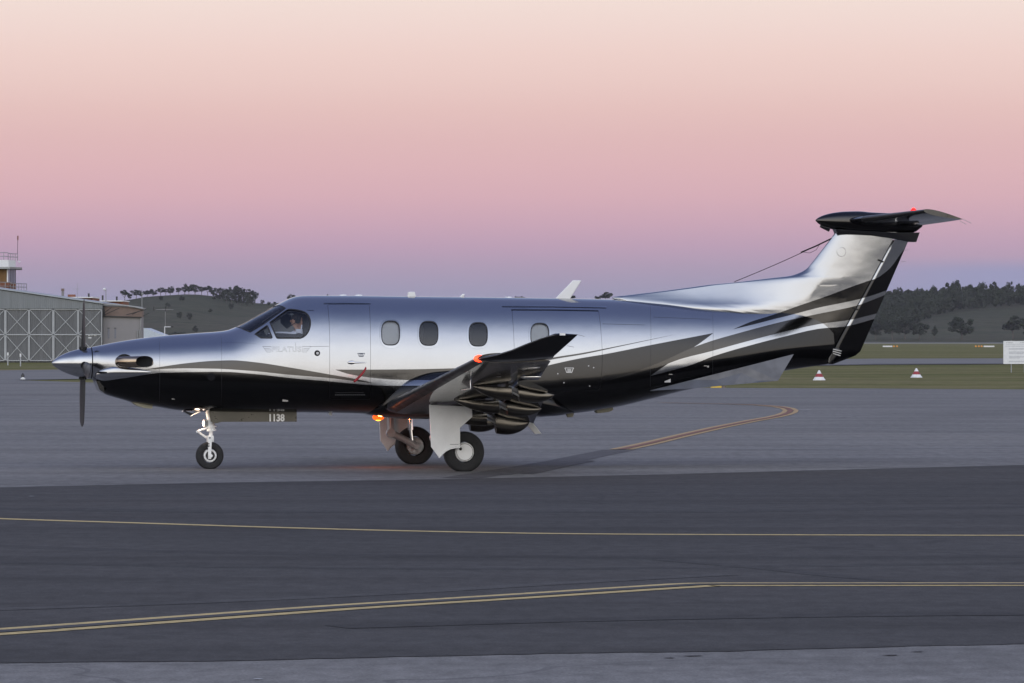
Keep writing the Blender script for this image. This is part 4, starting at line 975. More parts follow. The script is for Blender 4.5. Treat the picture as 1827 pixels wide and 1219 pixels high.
# ---- exhaust stubs, chin intake, small cowling pieces
for s in (-1, 1):
    def m_(v): return Vector((v.x, v.y if s < 0 else -v.y, v.z))
    c0, n0 = surf_pt(223.5, 645.5)
    hole = [c0 + Vector((math.cos(t) * .14 - .01, 0, math.sin(t) * .122)) for t in np.linspace(0, 2 * math.pi, 36, endpoint=False)]
    hp_ = []
    for p in hole:
        zt, zb, zm, w, nu, nl = sec(p.x); h = (zt - zm) if p.z > zm else (zm - zb); n = nu if p.z > zm else nl
        y = -w * max(0, 1 - (abs(p.z - zm) / h) ** n) ** (1 / n); hp_.append(Vector((p.x, y - .003, p.z)))
    MB().add([m_(p) for p in hp_], [tuple(range(36))]).build('exhaust_port', 'flat_black', AC, 180)  # black disc over the closed cowl skin, its colour standing for the hole's darkness
    ctr = [P3(214, 645.6, -.36), P3(219, 645.8, -.46), P3(227, 645.8, -.535), P3(237, 645.6, -.575), P3(247, 645.2, -.60), P3(258, 645, -.62)]
    rings = []
    for i, c in enumerate(ctr):
        u = i / 5; d = (ctr[min(i + 1, 5)] - ctr[max(i - 1, 0)]).normalized(); a = d.cross(Vector((0, 0, 1))).normalized()
        sl = 0.0 if i < 4 else (0.35 if i == 4 else 1.0)
        ring = []
        for t in np.linspace(0, 2 * math.pi, 28, endpoint=False):
            ca, sa = math.cos(t), math.sin(t); q = c + a * (.085 * ca) + Vector((0, 0, 1)) * (.088 * math.copysign(abs(sa) ** .8, sa)) + d * (-ca * .13 * sl)
            ring.append(m_(q))
        rings.append(ring)
    ex = MB().rings(rings, False, False); st = ex.build('exhaust_stub', 'exhaust_metal', AC, 60)
    inn = [[p + (sum(r, Vector()) / 28 - p) * .1 for p in r] for r in rings[2:]]
    inn[-1] = [p + (sum(rings[-1], Vector()) / 28 - p) * .03 for p in rings[-1]]
    MB().rings(inn, True, False).build('exhaust_bore', 'flat_black', st, 60)
    # intake lip: smooth tapering bulge along the lower cowling
    mb = MB(); rings = []
    for u in np.linspace(0, 1, 26):
        px = 170.5 + u * 100; cy = 668.5 - 4.5 * u + 5.0 * math.exp(-((u - .12) / .12) ** 2) * .4
        hgt = (10.5 * max(0, math.sin(math.pi * min(1, (u + .02) ** .42))) ** .7 + .3) * (1 - .35 * u); pr = .055 * max(0, math.sin(math.pi * min(1, (u + .004) ** .45))) ** .8 + .002
        q = psurf(px, cy); x = q[0]; ring = []
        for t in np.linspace(0, 2 * math.pi, 18, endpoint=False):
            v = q[1] + math.sin(t) * hgt / 110 / .42; y, z = surf(x, v); nrm = fnorm(np.array([x]), np.array([y]), np.array([z]))[0]
            p = Vector((x, y, z)) + Vector(nrm) * (pr * max(0, math.cos(t)) ** .6 if math.cos(t) > 0 else -.02); ring.append(m_(p))
        rings.append(ring)
    mb.rings(rings); mb.build('intake_lip', 'silver_paint', AC, 70)
ck = MB(); ck.prism([P3(171.5, 680, -.24), P3(185.5, 680, -.24), P3(186, 701.5, -.24), P3(178, 696, -.24)], (0, .48, 0)); ck.build('chin_intake', 'black_paint', AC)
vt = MB(); vt.prism([P3(236, 718, -.12), P3(272, 724, -.12), P3(272, 729.5, -.12), P3(258, 728.4, -.12), P3(244, 723.5, -.12)], (0, .24, 0)); vt.build('cooling_vent', 'belly_antenna', AC)
pt, nn_ = surf_pt(377, 672.5, .002)
def disc(px, py, r, mat, name, par=AC, off=.003, th=.006):
    c, n = surf_pt(px, py, off); return MB().tube([c - n * th, c + n * th], r, 24).build(name, mat, par, 40)
disc(377, 672.5, .062, 'black_paint', 'drain_port'); d_ = disc(566, 630.3, .046, 'flat_black', 'static_port'); disc(566.4, 630.6, .022, 'gear_grey', 'port_centre', d_, .006, .006)
for px, py in ((1050, 653), (1059, 656), (1006, 683), (1052, 689), (995, 667)): disc(px, py, .011, 'gear_grey', 'fastener')
for px, py, w, h in ((1191, 679, .10, .06), (1196, 668, .07, .012), (1258, 653, .06, .012), (509, 714, .09, .045), (309, 712, .05, .01), (1263, 654, .03, .03)):
    c, n = surf_pt(px, py, .002); MB().box(c, (w, .004, h)).build('placard', 'letter_grey' if h < .05 else 'gear_grey', AC)
# vent grille under the door
for k in range(14):
    c, n = surf_pt(599 + k * 3.9, 704.5, .003); MB().box(c, (.02, .008, .016)).build('vent_slot', 'blade_dark', AC)
seam_line([(598, 700.5), (648, 700.5)], 0.012, 0.004, 'vent_rim', 'blade_dark')
# door handle and red strap
c, n = surf_pt(627, 647, .012); hd = MB().lathe([(.005, -.06), (.022, -.045), (.03, 0), (.022, .045), (.005, .05)], c, 'X', 14); hd.build('handle', 'chrome', door, 60)
a, _ = surf_pt(631, 647.4, .01); b_, _ = surf_pt(653, 647.2, .006); MB().tube([a, b_], [.014, .005], 8).build('handle_lever', 'chrome', door, 60)
mb = MB(); L, Rr = [], []
for u in np.linspace(0, 1, 14):
    px = 653 - 21.5 * u ** 1.15; py = 655.5 + 26 * u ** .85; nx_, ny_ = .72, .69; ww = 1.5 + .5 * u
    L.append(surf_pt(px - nx_ * ww, py - ny_ * ww, .006 + .02 * math.sin(math.pi * u))[0]); Rr.append(surf_pt(px + nx_ * ww, py + ny_ * ww, .008 + .02 * math.sin(math.pi * u))[0])
n = len(L); mb.add(L + Rr, [(i, i + 1, n + i + 1, n + i) for i in range(n - 1)]); ob = mb.build('red_strap', 'strap_red', door, 180); sm = ob.modifiers.new('thick', 'SOLIDIFY'); sm.thickness = .006
tag(ob, 'red warning strap hanging below the door handle')
# lettering on the flank
def flank_text(body, px, py, wpx, hpx, name, mat, outline=0.0, par=AC, off=.002, space=1.0):
    me = text_mesh(body, 1.0, 'CENTER', not outline, outline, space=space); me.materials.append(MATS[mat])
    co = np.array([v.co[:] for v in me.vertices]); mn, mx = co.min(0), co.max(0)
    for v in me.vertices:
        u = (v.co.x - (mn[0] + mx[0]) / 2) / (mx[0] - mn[0]); w = (v.co.y - (mn[1] + mx[1]) / 2) / (mx[1] - mn[1])
        p, n = surf_pt(px + u * wpx, py - w * hpx, off + abs(v.co.z) * 0.02); v.co = p
    me.update(); ob = bpy.data.objects.new(name, me); COL.objects.link(ob); ob.parent = par; return ob
lg = flank_text('PILATUS', 511.5, 623.2, 52, 9.5, 'lettering', 'letter_grey', 0.008)
def flank_line(mb, a, b, w=.006):
    p, _ = surf_pt(*a, .003); q, _ = surf_pt(*b, .003); mb.tube([p, q], w, 6)
for sg_ in (-1, 1):
    mb = MB(); cxl = 511.5
    for (x0, y0), (x1, y1) in (((28, 618.2), (43, 618.2)), ((28, 618.2), (28, 628)), ((30, 621.6), (40.5, 621.6)), ((28, 624.6), (38, 624.6)), ((28, 628.2), (35.5, 628.2)), ((43, 618.2), (35.5, 628.2))):
        flank_line(mb, (cxl + sg_ * x0, y0), (cxl + sg_ * x1, y1), .002)
    mb.build('wing_emblem', 'letter_grey', lg)
for (px, py, mt, par) in ((644.5, 633.5, 'letter_grey', door), (1015.5, 661, 'letter_white', AC)):
    mb = MB()
    pts = [(-8, -4.2), (8, -4.2), (6.4, -1.6), (4.6, 3.8), (-4.6, 3.8), (-6.4, -1.6)]
    if px < 700: pts = [(x * .8, y * .7) for x, y in pts]
    for i in range(6): flank_line(mb, (px + pts[i][0], py + pts[i][1]), (px + pts[(i + 1) % 6][0], py + pts[(i + 1) % 6][1]), .005)
    for i in range(3): flank_line(mb, (px - 3.5, py - 1.8 + 2 * i), (px + 3.5, py - 1.8 + 2 * i), .005)
    mb.build('crest_badge', mt, par)

# ---- belly / wing-root fairing
mb = MB(); rings = []
fa_w = pchip([646, 655, 670, 690, 720, 760, 820, 900, 960, 1020], [.10, .50, .74, .90, 1.06, 1.16, 1.18, 1.08, .92, .35])
fa_t = pchip([646, 660, 680, 715, 760, 820, 900, 980, 1020], [724, 708, 685, 665, 655, 652, 664, 702, 728])
fa_b = pchip([646, 660, 690, 740, 820, 900, 980, 1020], [737, 741, 745.8, 747.4, 747.8, 746.4, 742.5, 737])
for px in np.linspace(646, 1020, 54):
    x, zt = P(px, float(fa_t(px))); _, zb = P(px, float(fa_b(px))); w = float(fa_w(px)); zc = zb + (zt - zb) * .42; ring = []
    for th in np.linspace(0, 2 * math.pi, 56, endpoint=False):
        c, s = math.cos(th), math.sin(th); h = zt - zc if s > 0 else zc - zb
        ring.append((x, w * math.copysign(abs(c) ** .52, c), zc + h * math.copysign(abs(s) ** .85, s)))
    rings.append(ring)
mb.rings(rings); mb.build('wing_root_fairing', 'aircraft_paint', AC, 60)

# ---- wings
def airfoil(t=.14, m=.02, p=.4, n=26, x0=0.0, x1=1.0):
    be = np.linspace(0, math.pi, n); xc = x0 + (x1 - x0) * (1 - np.cos(be)) / 2
    yt = 5 * t * (.2969 * np.sqrt(xc) - .126 * xc - .3516 * xc ** 2 + .2843 * xc ** 3 - .1036 * xc ** 4)
    yc = np.where(xc < p, m / p ** 2 * (2 * p * xc - xc ** 2), m / (1 - p) ** 2 * ((1 - 2 * p) + 2 * p * xc - xc ** 2))
    up = list(zip(xc, yc + yt)); lo = list(zip(xc, yc - yt))
    return up[::-1] + lo[1:] if x0 == 0 else up[::-1] + lo
LA, LB = P3(690, 724, -0.95), P3(851, 640.5, -7.5)
def wing_le(y):
    u = (y - .95) / (7.5 - .95); return LA + (LB - LA) * u
def chord(y): return 2.16 + (1.10 - 2.16) * (y - .95) / 6.55
INC = math.radians(2.0)
def wpt(y, xc, zc, s):
    le = wing_le(y); c = chord(y); return Vector((le.x + c * (xc * math.cos(INC) + zc * math.sin(INC)), s * y, le.z + c * (zc * math.cos(INC) - xc * math.sin(INC))))
FL0, FL1, AI1 = 1.12, 5.15, 7.42
SLAB = [(-.94, 0), (-1.0, .10), (-1.03, .35), (-1.03, .60), (-.93, .78), (-.70, .91), (-.36, .98), (0, 1.0)]; SLAB = SLAB + [(-a, b) for a, b in SLAB[-2::-1]]
for s in (-1, 1):
    mb = MB()
    mb.rings([[wpt(y, a, b, s) for a, b in airfoil(.15 - .02 * y / 8, x1=.765)] for y in np.linspace(.4, FL1, 24)])
    mb.rings([[wpt(y, a, b, s) for a, b in airfoil(.15 - .02 * y / 8, x1=.76)] for y in np.linspace(FL1 + .004, AI1, 12)])
    mb.rings([[wpt(y, a, b, s) for a, b in airfoil(.13)] for y in (AI1 + .004, 7.5, 7.56)])
    wing = mb.build('wing', 'charcoal_paint', AC, 50)
    # de-icing boot
    mb = MB()
    ys = list(np.linspace(.98, 7.4, 26)); af = airfoil(.145)
    idx = [i for i, (a, b) in enumerate(af) if a < .085]
    R_ = []
    for y in ys:
        af = airfoil(.15 - .02 * y / 8, n=40); pp = [(a, b) for a, b in af if a < .09]
        ring = []
        for a, b in pp:
            le = np.array([a - .06, b]); le = le / np.linalg.norm(le); ring.append(wpt(y, a, b, s) + Vector((le[0], 0, le[1])) * .004)
        R_.append(ring)
    nmin = min(len(r) for r in R_); R_ = [r[:nmin] for r in R_]
    mb.rings(R_, False, False, closed=False); mb.build('deicing_boot', 'rubber_boot', wing, 60)
    # aileron
    mb = MB(); mb.rings([[wpt(y, a, b, s) for a, b in airfoil(.13, x0=.768, n=12)] for y in np.linspace(FL1 + .02, AI1 - .01, 8)]); mb.build('aileron', 'charcoal_paint', wing, 50)
    # extended flap
    DEF = math.radians(13)
    def fpt(y, xc, zc):
        c = chord(y); h = wpt(y, .785, -.03, s); a = xc * .33 * c; b = zc * .33 * c; t = INC + DEF
        return h + Vector((a * math.cos(t) + b * math.sin(t), 0, b * math.cos(t) - a * math.sin(t)))
    mb = MB(); mb.rings([[fpt(y, a, b) for a, b in airfoil(.16, .03)] for y in np.linspace(FL0, FL1 - .05, 16)]); flap = mb.build('flap', 'black_paint', wing, 50)
    mb = MB(); mb.rings([[fpt(y, a, b * 1.02) for a, b in airfoil(.16, .03)] for y in (FL1 - .046, FL1 - .030)]); mb.build('flap_end_plate', 'black_paint', wing, 50)
    # flap-track fairings: fixed canoe under the wing, drooped tail on the flap
    for y in (1.15, 2.95, 4.75):
        c = chord(y); mb = MB(); rings = []
        for u in np.linspace(0, 1, 16):
            xc = .36 + u * .38; top = wpt(y, xc, -.03, s); dp = .19 * math.sin(math.pi / 2 * min(1, u * 1.15 + .03)) ** .8 + .01; w = .085 * (min(1, u * 1.6 + .05)) ** .6; ring = []
            for a_, b_ in SLAB: ring.append(top + Vector((0, w * a_, -.03 - dp * b_)))
            rings.append(ring)
        mb.rings(rings); mb.build('flap_track_fairing', 'fairing_paint', wing, 50)
        mb = MB(); rings = []; h = wpt(y, .80, -.055, s); tt = math.radians(12)
        for u in np.linspace(0, 1, 18):
            L = u * .60; dp = (.20 if y > 2 else .29) * (1 - u ** 2.3) ** .75 + .006; w = .088 * (1 - u ** 4) ** .6 + .004
            ctr = h + Vector((L * math.cos(tt), 0, -L * math.sin(tt) * .85)); ring = []
            for a_, b_ in SLAB: ring.append(ctr + Vector((.04 * b_ * (1 - u), w * a_, -dp * b_)))
            rings.append(ring)
        mb.rings(rings); mb.build('flap_fairing_tail', 'fairing_paint', wing, 50)
        mb = MB(); mb.tube([wpt(y, .72, -.05, s), wpt(y, .84, -.10, s)], .03, 8); mb.tube([wpt(y, .70, -.075, s) + Vector((0, s * .06, 0)), h + Vector((.04, s * .06, -.13))], .016, 8); mb.build('flap_link', 'gear_grey', wing, 50)
    # winglet
    mb = MB(); W_ = [(7.56, (855, 639.8), (985, 640)), (7.66, (868, 637.5), (986.5, 638.6)), (7.76, (886, 633.4), (989, 635)), (7.86, (912, 625), (997, 628)), (7.95, (938, 614), (1008, 618)), (8.04, (965, 604), (1021, 606.5)), (8.09, (979, 599.6), (1029, 599)), (8.10, (988, 596.2), (1031, 597))]
    rings = []
    for y, a, b in W_:
        A, B = P3(*a, -y), P3(*b, -y); A.y = B.y = 0; d = B - A; c = d.length; d.normalize(); nrm = Vector((0, 1, 0)).cross(d) * -1
        cant = min(1, (y - 7.5) / .35) * .9
        up = Vector((-d.z, 0, d.x)) * math.cos(cant) + Vector((0, -s * -1, 0)) * -math.sin(cant)
        rings.append([Vector((A.x, s * y, A.z)) + d * (q * c) + up * (w * c) for q, w in airfoil(.10, 0)])
    mb.rings(rings); wl_ = mb.build('winglet', 'black_paint', wing, 50)
    tipc = P3(1003, 596.6, -8.10); tipc.y *= -s
    MB().box(tipc + Vector((0, s * .02, 0)), (.08, .03, .032)).build('strobe_light', 'antenna_white', wing)
    for (a, b) in (((1030, 597), (1043, 600.5)), ((1012, 617), (1024, 619.5))):
        p, q = P3(*a, -8.08), P3(*b, -8.08); p.y *= -s; q.y *= -s; MB().tube([p, q], .004, 5).build('static_wick', 'gear_grey', wing)
    p, q = P3(786, 662, -4.6), P3(799, 658, -5.4)
    for yy in (5.5,):   # pitot tube and tie-down ring
        a = wpt(yy, .25, -.05, s); MB().tube([a, a + Vector((0, 0, -.14)), a + Vector((-.16, 0, -.16))], .014, 8).build('pitot_tube', 'chrome', wing, 60)
    for yy, xc in ((3.0, .38), (6.0, .5)):
        a = wpt(yy, xc, -.055, s); MB().lathe([(.028, -.004), (.034, 0), (.028, .004)], a, 'Z', 16, capped=True).build('inspection_cover', 'gear_grey', wing)
    ah = wpt(6.2, .74, -.03, s); MB().lathe([(.004, -.12), (.03, -.06), (.038, 0), (.03, .1), (.004, .2)], ah + Vector((.1, 0, -.05)), 'X', 14).build('aileron_hinge_fairing', 'chrome', wing, 60)

# ---- vertical tail
fin_le = pchip([414, 430, 450, 472, 480, 485, 489, 492.5, 496, 500, 504, 508, 514, 520, 526, 531, 540, 560, 600, 648],
               [1491, 1479, 1463.5, 1446, 1439, 1431, 1421.5, 1409, 1378, 1345, 1311, 1268, 1223, 1177, 1126, 1092, 1110, 1250, 1380, 1420])
def hinge(py): return 1591 - (min(py, 622) - 427) * (104.0 / 191.0) - max(0, py - 622) * .3
def topz(x): return sec(x)[0]
DOR1 = P(1500, 500)[0]
_dq = [P(x, y) for x, y in ((1092, 531), (1126, 526), (1177, 520), (1223, 514), (1268, 508), (1311, 504), (1345, 500), (1378, 496), (1409, 492.5), (1421, 489), (1431, 485), (1439, 480), (1446, 472), (1463, 450), (1491, 414))]
dor_top = pchip([a for a, _ in _dq], [b for _, b in _dq])
mb = MB(); NX = 70; pys = np.concatenate([np.linspace(414, 484, 22), np.linspace(485, 533, 34), np.linspace(536, 646, 20)])
rowsL, rowsR = [], []
for py in pys:
    x0, z = P(float(fin_le(py)), py); x1, _ = P(hinge(py), py); Lr, Rr = [], []
    for k in range(NX):
        u = (1 - math.cos(math.pi * k / (NX - 1))) / 2 * .5 + .5 * (k / (NX - 1)) ** 1.3; x = x0 + (x1 - x0) * u; d = x - x0
        t = .098 * (1 - math.exp(-(d / .20) ** .72)) * (1 - .25 * u ** 3)
        wd = max(0, min(1, (DOR1 - x) / 1.7)); dep = max(0, dor_top(x) - z)
        t = t * (1 - wd) + wd * (min(t, .05) + min(.15, .34 * dep))
        fl = .05 * math.exp(-max(0, z - topz(min(x, FX1))) / .09) * (1 - math.exp(-d / .5)) * max(0, min(1, (FX1 - .9 - x) / 1.2))
        Lr.append((x, -(t + fl), z)); Rr.append((x, t + fl, z))
    rowsL.append(Lr); rowsR.append(Rr)
n = len(pys); vL = [p for r in rowsL for p in r]; vR = [p for r in rowsR for p in r]; N0 = n * NX
fs = [(i * NX + j, i * NX + j + 1, (i + 1) * NX + j + 1, (i + 1) * NX + j) for i in range(n - 1) for j in range(NX - 1)]
mb.add(vL + vR, fs + [tuple(N0 + a for a in f[::-1]) for f in fs] + [(i * NX + NX - 1, (i + 1) * NX + NX - 1, N0 + (i + 1) * NX + NX - 1, N0 + i * NX + NX - 1) for i in range(n - 1)] + [tuple(range(NX)) + tuple(N0 + NX - 1 - k for k in range(NX))])
fin = mb.build('vertical_fin', 'aircraft_paint', AC, 60)
bmm = bmesh.new(); bmm.from_mesh(fin.data); bmesh.ops.remove_doubles(bmm, verts=bmm.verts, dist=1e-4); bmm.to_mesh(fin.data); bmm.free()
# rudder
mb = MB(); rings = []
for py in np.linspace(428.5, 650, 30):
    xa = hinge(py) + .6 if py < 622 else 1486.5 - (py - 622) * .25
    xb_ = 1619.5 - (py - 432) * (86.5 / 199.5) if py < 632 else 1533 - (py - 632) * 2.6
    xb_ = max(xb_, xa + 3); x0, z = P(xa, py); x1, _ = P(xb_, py); c = x1 - x0; ring = []
    tk = .074
    for u in (0, .02, .06, .12, .2, .4, .7, 1.0): ring.append((x0 + c * u, -tk * (.5 + .5 * math.sqrt(u / .12) if u < .12 else 1 - (u - .12) / .88 * .9) - .001, z))
    ring += [(a, -b, d) for a, b, d in ring[::-1]]
    rings.append(ring)
mb.rings(rings); rud = mb.build('rudder', 'aircraft_paint', AC, 50)
for px, py in ((1573, 464), (1528, 549.5)):
    a = P3(px, py, -.085); MB().prism([P3(px - 6, py - 1.5, -.083), P3(px + 4, py + 2.2, -.083), P3(px + 3, py + 4.6, -.083), P3(px - 7, py + 1, -.083)], (0, .166, 0)).build('hinge_gap', 'flat_black', rud)  # solid black blocks, coloured as the shade inside the hinge notches
mb = MB(); pts = [(1489, 619.5), (1499, 622), (1497.5, 630), (1490, 640), (1480.5, 651), (1477, 648), (1479.5, 636)]; mb.prism([P3(x, y, -.10) for x, y in pts], (0, .20, 0)); ob = mb.build('tail_cone', 'black_paint', AC); bv = ob.modifiers.new('b', 'BEVEL'); bv.width = .03; bv.segments = 3
for k in range(3):
    MB().prism([P3(1485 + k * 1, 622 + 4 * k, -.104), P3(1502 - k, 626 + 4 * k, -.104), P3(1501 - k, 627.4 + 4 * k, -.104), P3(1484.5 + k, 623.6 + 4 * k, -.104)], (0, .01, 0)).build('hinge_bracket', 'gear_grey', rud)
for (a, b, c_) in (((1611, 447.5), (1622, 445), AC), ((1607, 467.5), (1616, 466.5), AC)):
    MB().tube([P3(*a), P3(*b)], .003, 5).build('static_wick', 'gear_grey', rud)
# marks on the fin: two round covers, small light
for px, py, r in ((1502, 449.5, 8.5), (1463, 498, 7.5)):
    mb = MB(); c = P3(px, py, -.108); mb.lathe([(r / 110 - .003, -.001), (r / 110, 0), (r / 110 - .003, .001)], c + Vector((0, .012, 0)), 'Y', 36); mb.build('access_cover', 'silver_paint', fin)
MB().prism([P3(1461, 508.5, -.12), P3(1496, 508.5, -.12), P3(1480, 511.5, -.12), P3(1463, 511, -.12)], (0, .04, 0)).build('logo_light', 'silver_paint', fin)
# ---- tailplane
mb = MB(); rings = []
bt = pchip([1455, 1460, 1473, 1490, 1506, 1530, 1555, 1604, 1645], [392.5, 388.5, 383, 379.3, 377.6, 377, 379, 381, 382.5]); bb = pchip([1455, 1460, 1470, 1491, 1520, 1588, 1630, 1645], [394, 399, 404.5, 411, 415, 416.6, 415, 405])
bw = pchip([1455, 1460, 1473, 1490, 1520, 1570, 1645], [.005, .05, .095, .125, .15, .15, .05])
for px in np.concatenate([np.linspace(1455, 1475, 10), np.linspace(1480, 1645, 34)]):
    x, zt = P(px, float(bt(px))); _, zb = P(px, float(bb(px))); w = float(bw(px)); zc = (zt + zb) / 2; ring = []
    for th in np.linspace(0, 2 * math.pi, 32, endpoint=False): ring.append((x, w * math.cos(th), zc + (zt - zb) / 2 * math.sin(th)))
    rings.append(ring)
mb.rings(rings); bul = mb.build('bullet_fairing', 'charcoal_paint', AC, 50)
MB().prism([P3(1491, 409, -.11), P3(1594, 415, -.10), P3(1641, 415, -.06), P3(1635, 432, -.06), P3(1620, 431.5, -.06), P3(1594, 426, -.09), P3(1555, 420.5, -.10), P3(1494, 417, -.10)], (0, .2, 0)).build('fin_cap', 'black_paint', bul)
MB().tube([P3(1463, 403.5), P3(1480, 408.5)], [.02, .05], 8).build('lower_light', 'black_paint', bul)
for s in (-1, 1):
    secs = [(.08, (1512, 393.5), (1640, 403)), (.5, (1536, 390), (1653, 401)), (1.2, (1573, 385.5), (1675, 398)), (1.9, (1610, 380.6), (1697, 394.8)), (2.45, (1639, 376.8), (1713, 392.2)), (2.6, (1648, 375.4), (1718, 391.2))]
    def ring_(y, a, b, t, x0=0, x1=1.0, n=18):
        A, B = P3(*a, -y), P3(*b, -y); d = B - A; d.y = 0; c = d.length; d.normalize(); up = Vector((-d.z, 0, d.x)); A.y = s * y
        return [A + d * (q * c) + up * (w * c) for q, w in airfoil(t, 0, x0=x0, x1=x1, n=n)]
    mb = MB(); mb.rings([ring_(y, a, b, .13, 0, .60) for y, a, b in secs]); stb = mb.build('tailplane', 'black_paint', AC, 50)
    mb = MB(); mb.rings([ring_(y, a, b, .13, .606, 1.0, 10) for y, a, b in secs]); mb.build('elevator', 'charcoal_paint', stb, 50)
    mb = MB(); R_ = []
    for y, a, b in secs[1:]:
        rr_ = ring_(y, a, b, .135, 0, 1.0, 40); pp = [p for p, (q, w) in zip(rr_, airfoil(.135, 0, n=40)) if q < .09]; R_.append(pp)
    mb.rings(R_, False, False, closed=False); mb.build('deicing_boot', 'rubber_boot', stb, 60)
    for a, b in (((1717, 391), (1733, 398.5)), ((1712, 394), (1724, 400.5))):
        p, q = P3(*a, -2.55), P3(*b, -2.55); p.y *= -s; q.y *= -s; MB().tube([p, q], .004, 5).build('static_wick', 'gear_grey', stb)
# ventral strakes
for s in (-1, 1):
    t_ = [(1160, 696.5), (1235, 677), (1330, 653), (1415, 631.5)]; b_ = [(1160, 698.2), (1235, 693.2), (1310, 686.5), (1388, 679.6)]
    top = [surf_pt(x, y, .004 + .006 * i)[0] for i, (x, y) in enumerate(t_)]; bot = [P3(x, y, top[i].y - .02 - .05 * i) for i, (x, y) in enumerate(b_)]
    pts = top + bot[::-1]
    pts = [Vector((p.x, p.y * -s, p.z)) for p in pts]
    ob = MB().prism(pts, (0, .02 * -s, 0)).build('ventral_strake', 'strake_metal' if 'strake_metal' in MATS else gloss('strake_metal', (0.105, 0.107, 0.118), .36, 0, 0.7, .01), AC)
# wire aerial to the fin
mb = MB(); p0, p1 = P3(1310, 503), P3(1487, 424); pts = [p0 + (p1 - p0) * u + Vector((0, 0, -.02 * math.sin(math.pi * u))) for u in np.linspace(0, 1, 12)]; mb.tube(pts, .006, 6); mb.tube([P3(1429, 450.5), P3(1455, 439.5), P3(1486, 424.5)], .013, 6)
mb.tube([P3(1432, 450), P3(1445, 451.5), P3(1456, 446), P3(1462, 437)], .004, 5); mb.build('wire_aerial', 'flat_black', AC)
# roof antennas
def blade(pts, y, th, name='blade_antenna', mat='antenna_white'):
    ob = MB().prism([P3(a, b, y - th / 2) for a, b in pts], (0, th, 0)).build(name, mat, AC); m = ob.modifiers.new('b', 'BEVEL'); m.width = min(.012, th * .4); m.segments = 2; return ob
blade([(990, 534), (1017, 534), (1038, 500.5), (1023, 500)], 0, .045); blade([(727.5, 531), (742.5, 531), (740.5, 520.8), (729.5, 520.8)], 0, .10)
blade([(819.5, 531), (826.5, 531), (830.2, 525), (825.4, 524.4)], 0, .05); blade([(585.5, 738), (591, 735), (593.5, 741.5), (589, 741.8)], -.2, .03)
blade([(935.5, 752), (946, 748), (967, 774.5), (955, 775)], .25, .04)
for px, py in ((612, 527.6), (640, 527.8), (907, 531.4)):
    MB().lathe([(.07, -.02), (.065, .004), (.045, .016), (.005, .02)], P3(px, py), 'Z', 20).build('dome_antenna', 'antenna_white', AC, 60)
blade([(1061, 731), (1094, 724), (1094.5, 731.8), (1086, 735.4), (1066, 737.6)], 0, .16, 'belly_antenna', 'belly_antenna'); blade([(1008, 736), (1025, 734), (1023, 744), (1013, 745)], -.1, .05, 'belly_antenna', 'belly_antenna')

# ---- lights
def lampmat(name, col, es): return plain(name, col, .3, emit=col, es=es)
lampmat('beacon_orange', (1.0, .11, .008), 1.7); lampmat('beacon_core', (1.0, .42, .03), 5.0); lampmat('nav_red', (1.0, .045, .015), 4.0); lampmat('nav_green', (.03, .8, .15), 3.0); lampmat('taxi_light', (1.0, .72, .62), 9.0); lampmat('lens_red', (.8, .02, .015), 0.5)
def glow(name, loc, col, watts, size=.04):
    l = bpy.data.lights.new(name, 'POINT'); l.color = col; l.energy = watts; l.shadow_soft_size = size; o = bpy.data.objects.new(name, l); COL.objects.link(o); o.parent = AC; o.location = loc; return o
bc = P3(675, 745.5, -.05)
MB().lathe([(.092, .03), (.094, 0), (.085, -.02), (.06, -.034), (.004, -.04)], bc, 'Z', 24).build('belly_beacon', 'beacon_orange', AC, 60)
MB().lathe([(.004, .0), (.055, -.012), (.055, -.028), (.035, -.046), (.004, -.052)], bc, 'Z', 18).build('beacon_bulb', 'beacon_core', AC, 60)
glow('belly_beacon_glow', bc + Vector((.06, .45, -.16)), (1.0, .22, .06), 9.0, .04)
tb = P3(1630, 381.5); b1 = MB().lathe([(.062, -.02), (.062, .02), (.050, .06), (.025, .09), (.004, .10)], tb, 'Z', 20).build('tail_beacon', 'lens_red', AC, 60)
MB().lathe([(.004, .02), (.026, .035), (.026, .06), (.004, .084)], tb, 'Z', 14).build('bulb', 'nav_red', b1, 60); glow('tail_beacon_glow', tb + Vector((0, -.02, .12)), (1, .06, .03), 1.5)
for s in (-1, 1):
    nl_ = wing_le(7.5); nl_ = Vector((nl_.x + .02, s * 7.5, nl_.z + .005)); nb = MB().lathe([(.004, -.07), (.035, -.05), (.055, 0), (.046, .08), (.006, .16)], nl_, 'X', 16).build('navigation_light', 'nav_red' if s < 0 else 'nav_green', AC, 60)
    if s < 0: glow('navigation_light_glow', nl_ + Vector((-.10, -.05, 0)), (1, .05, .03), 1.6)

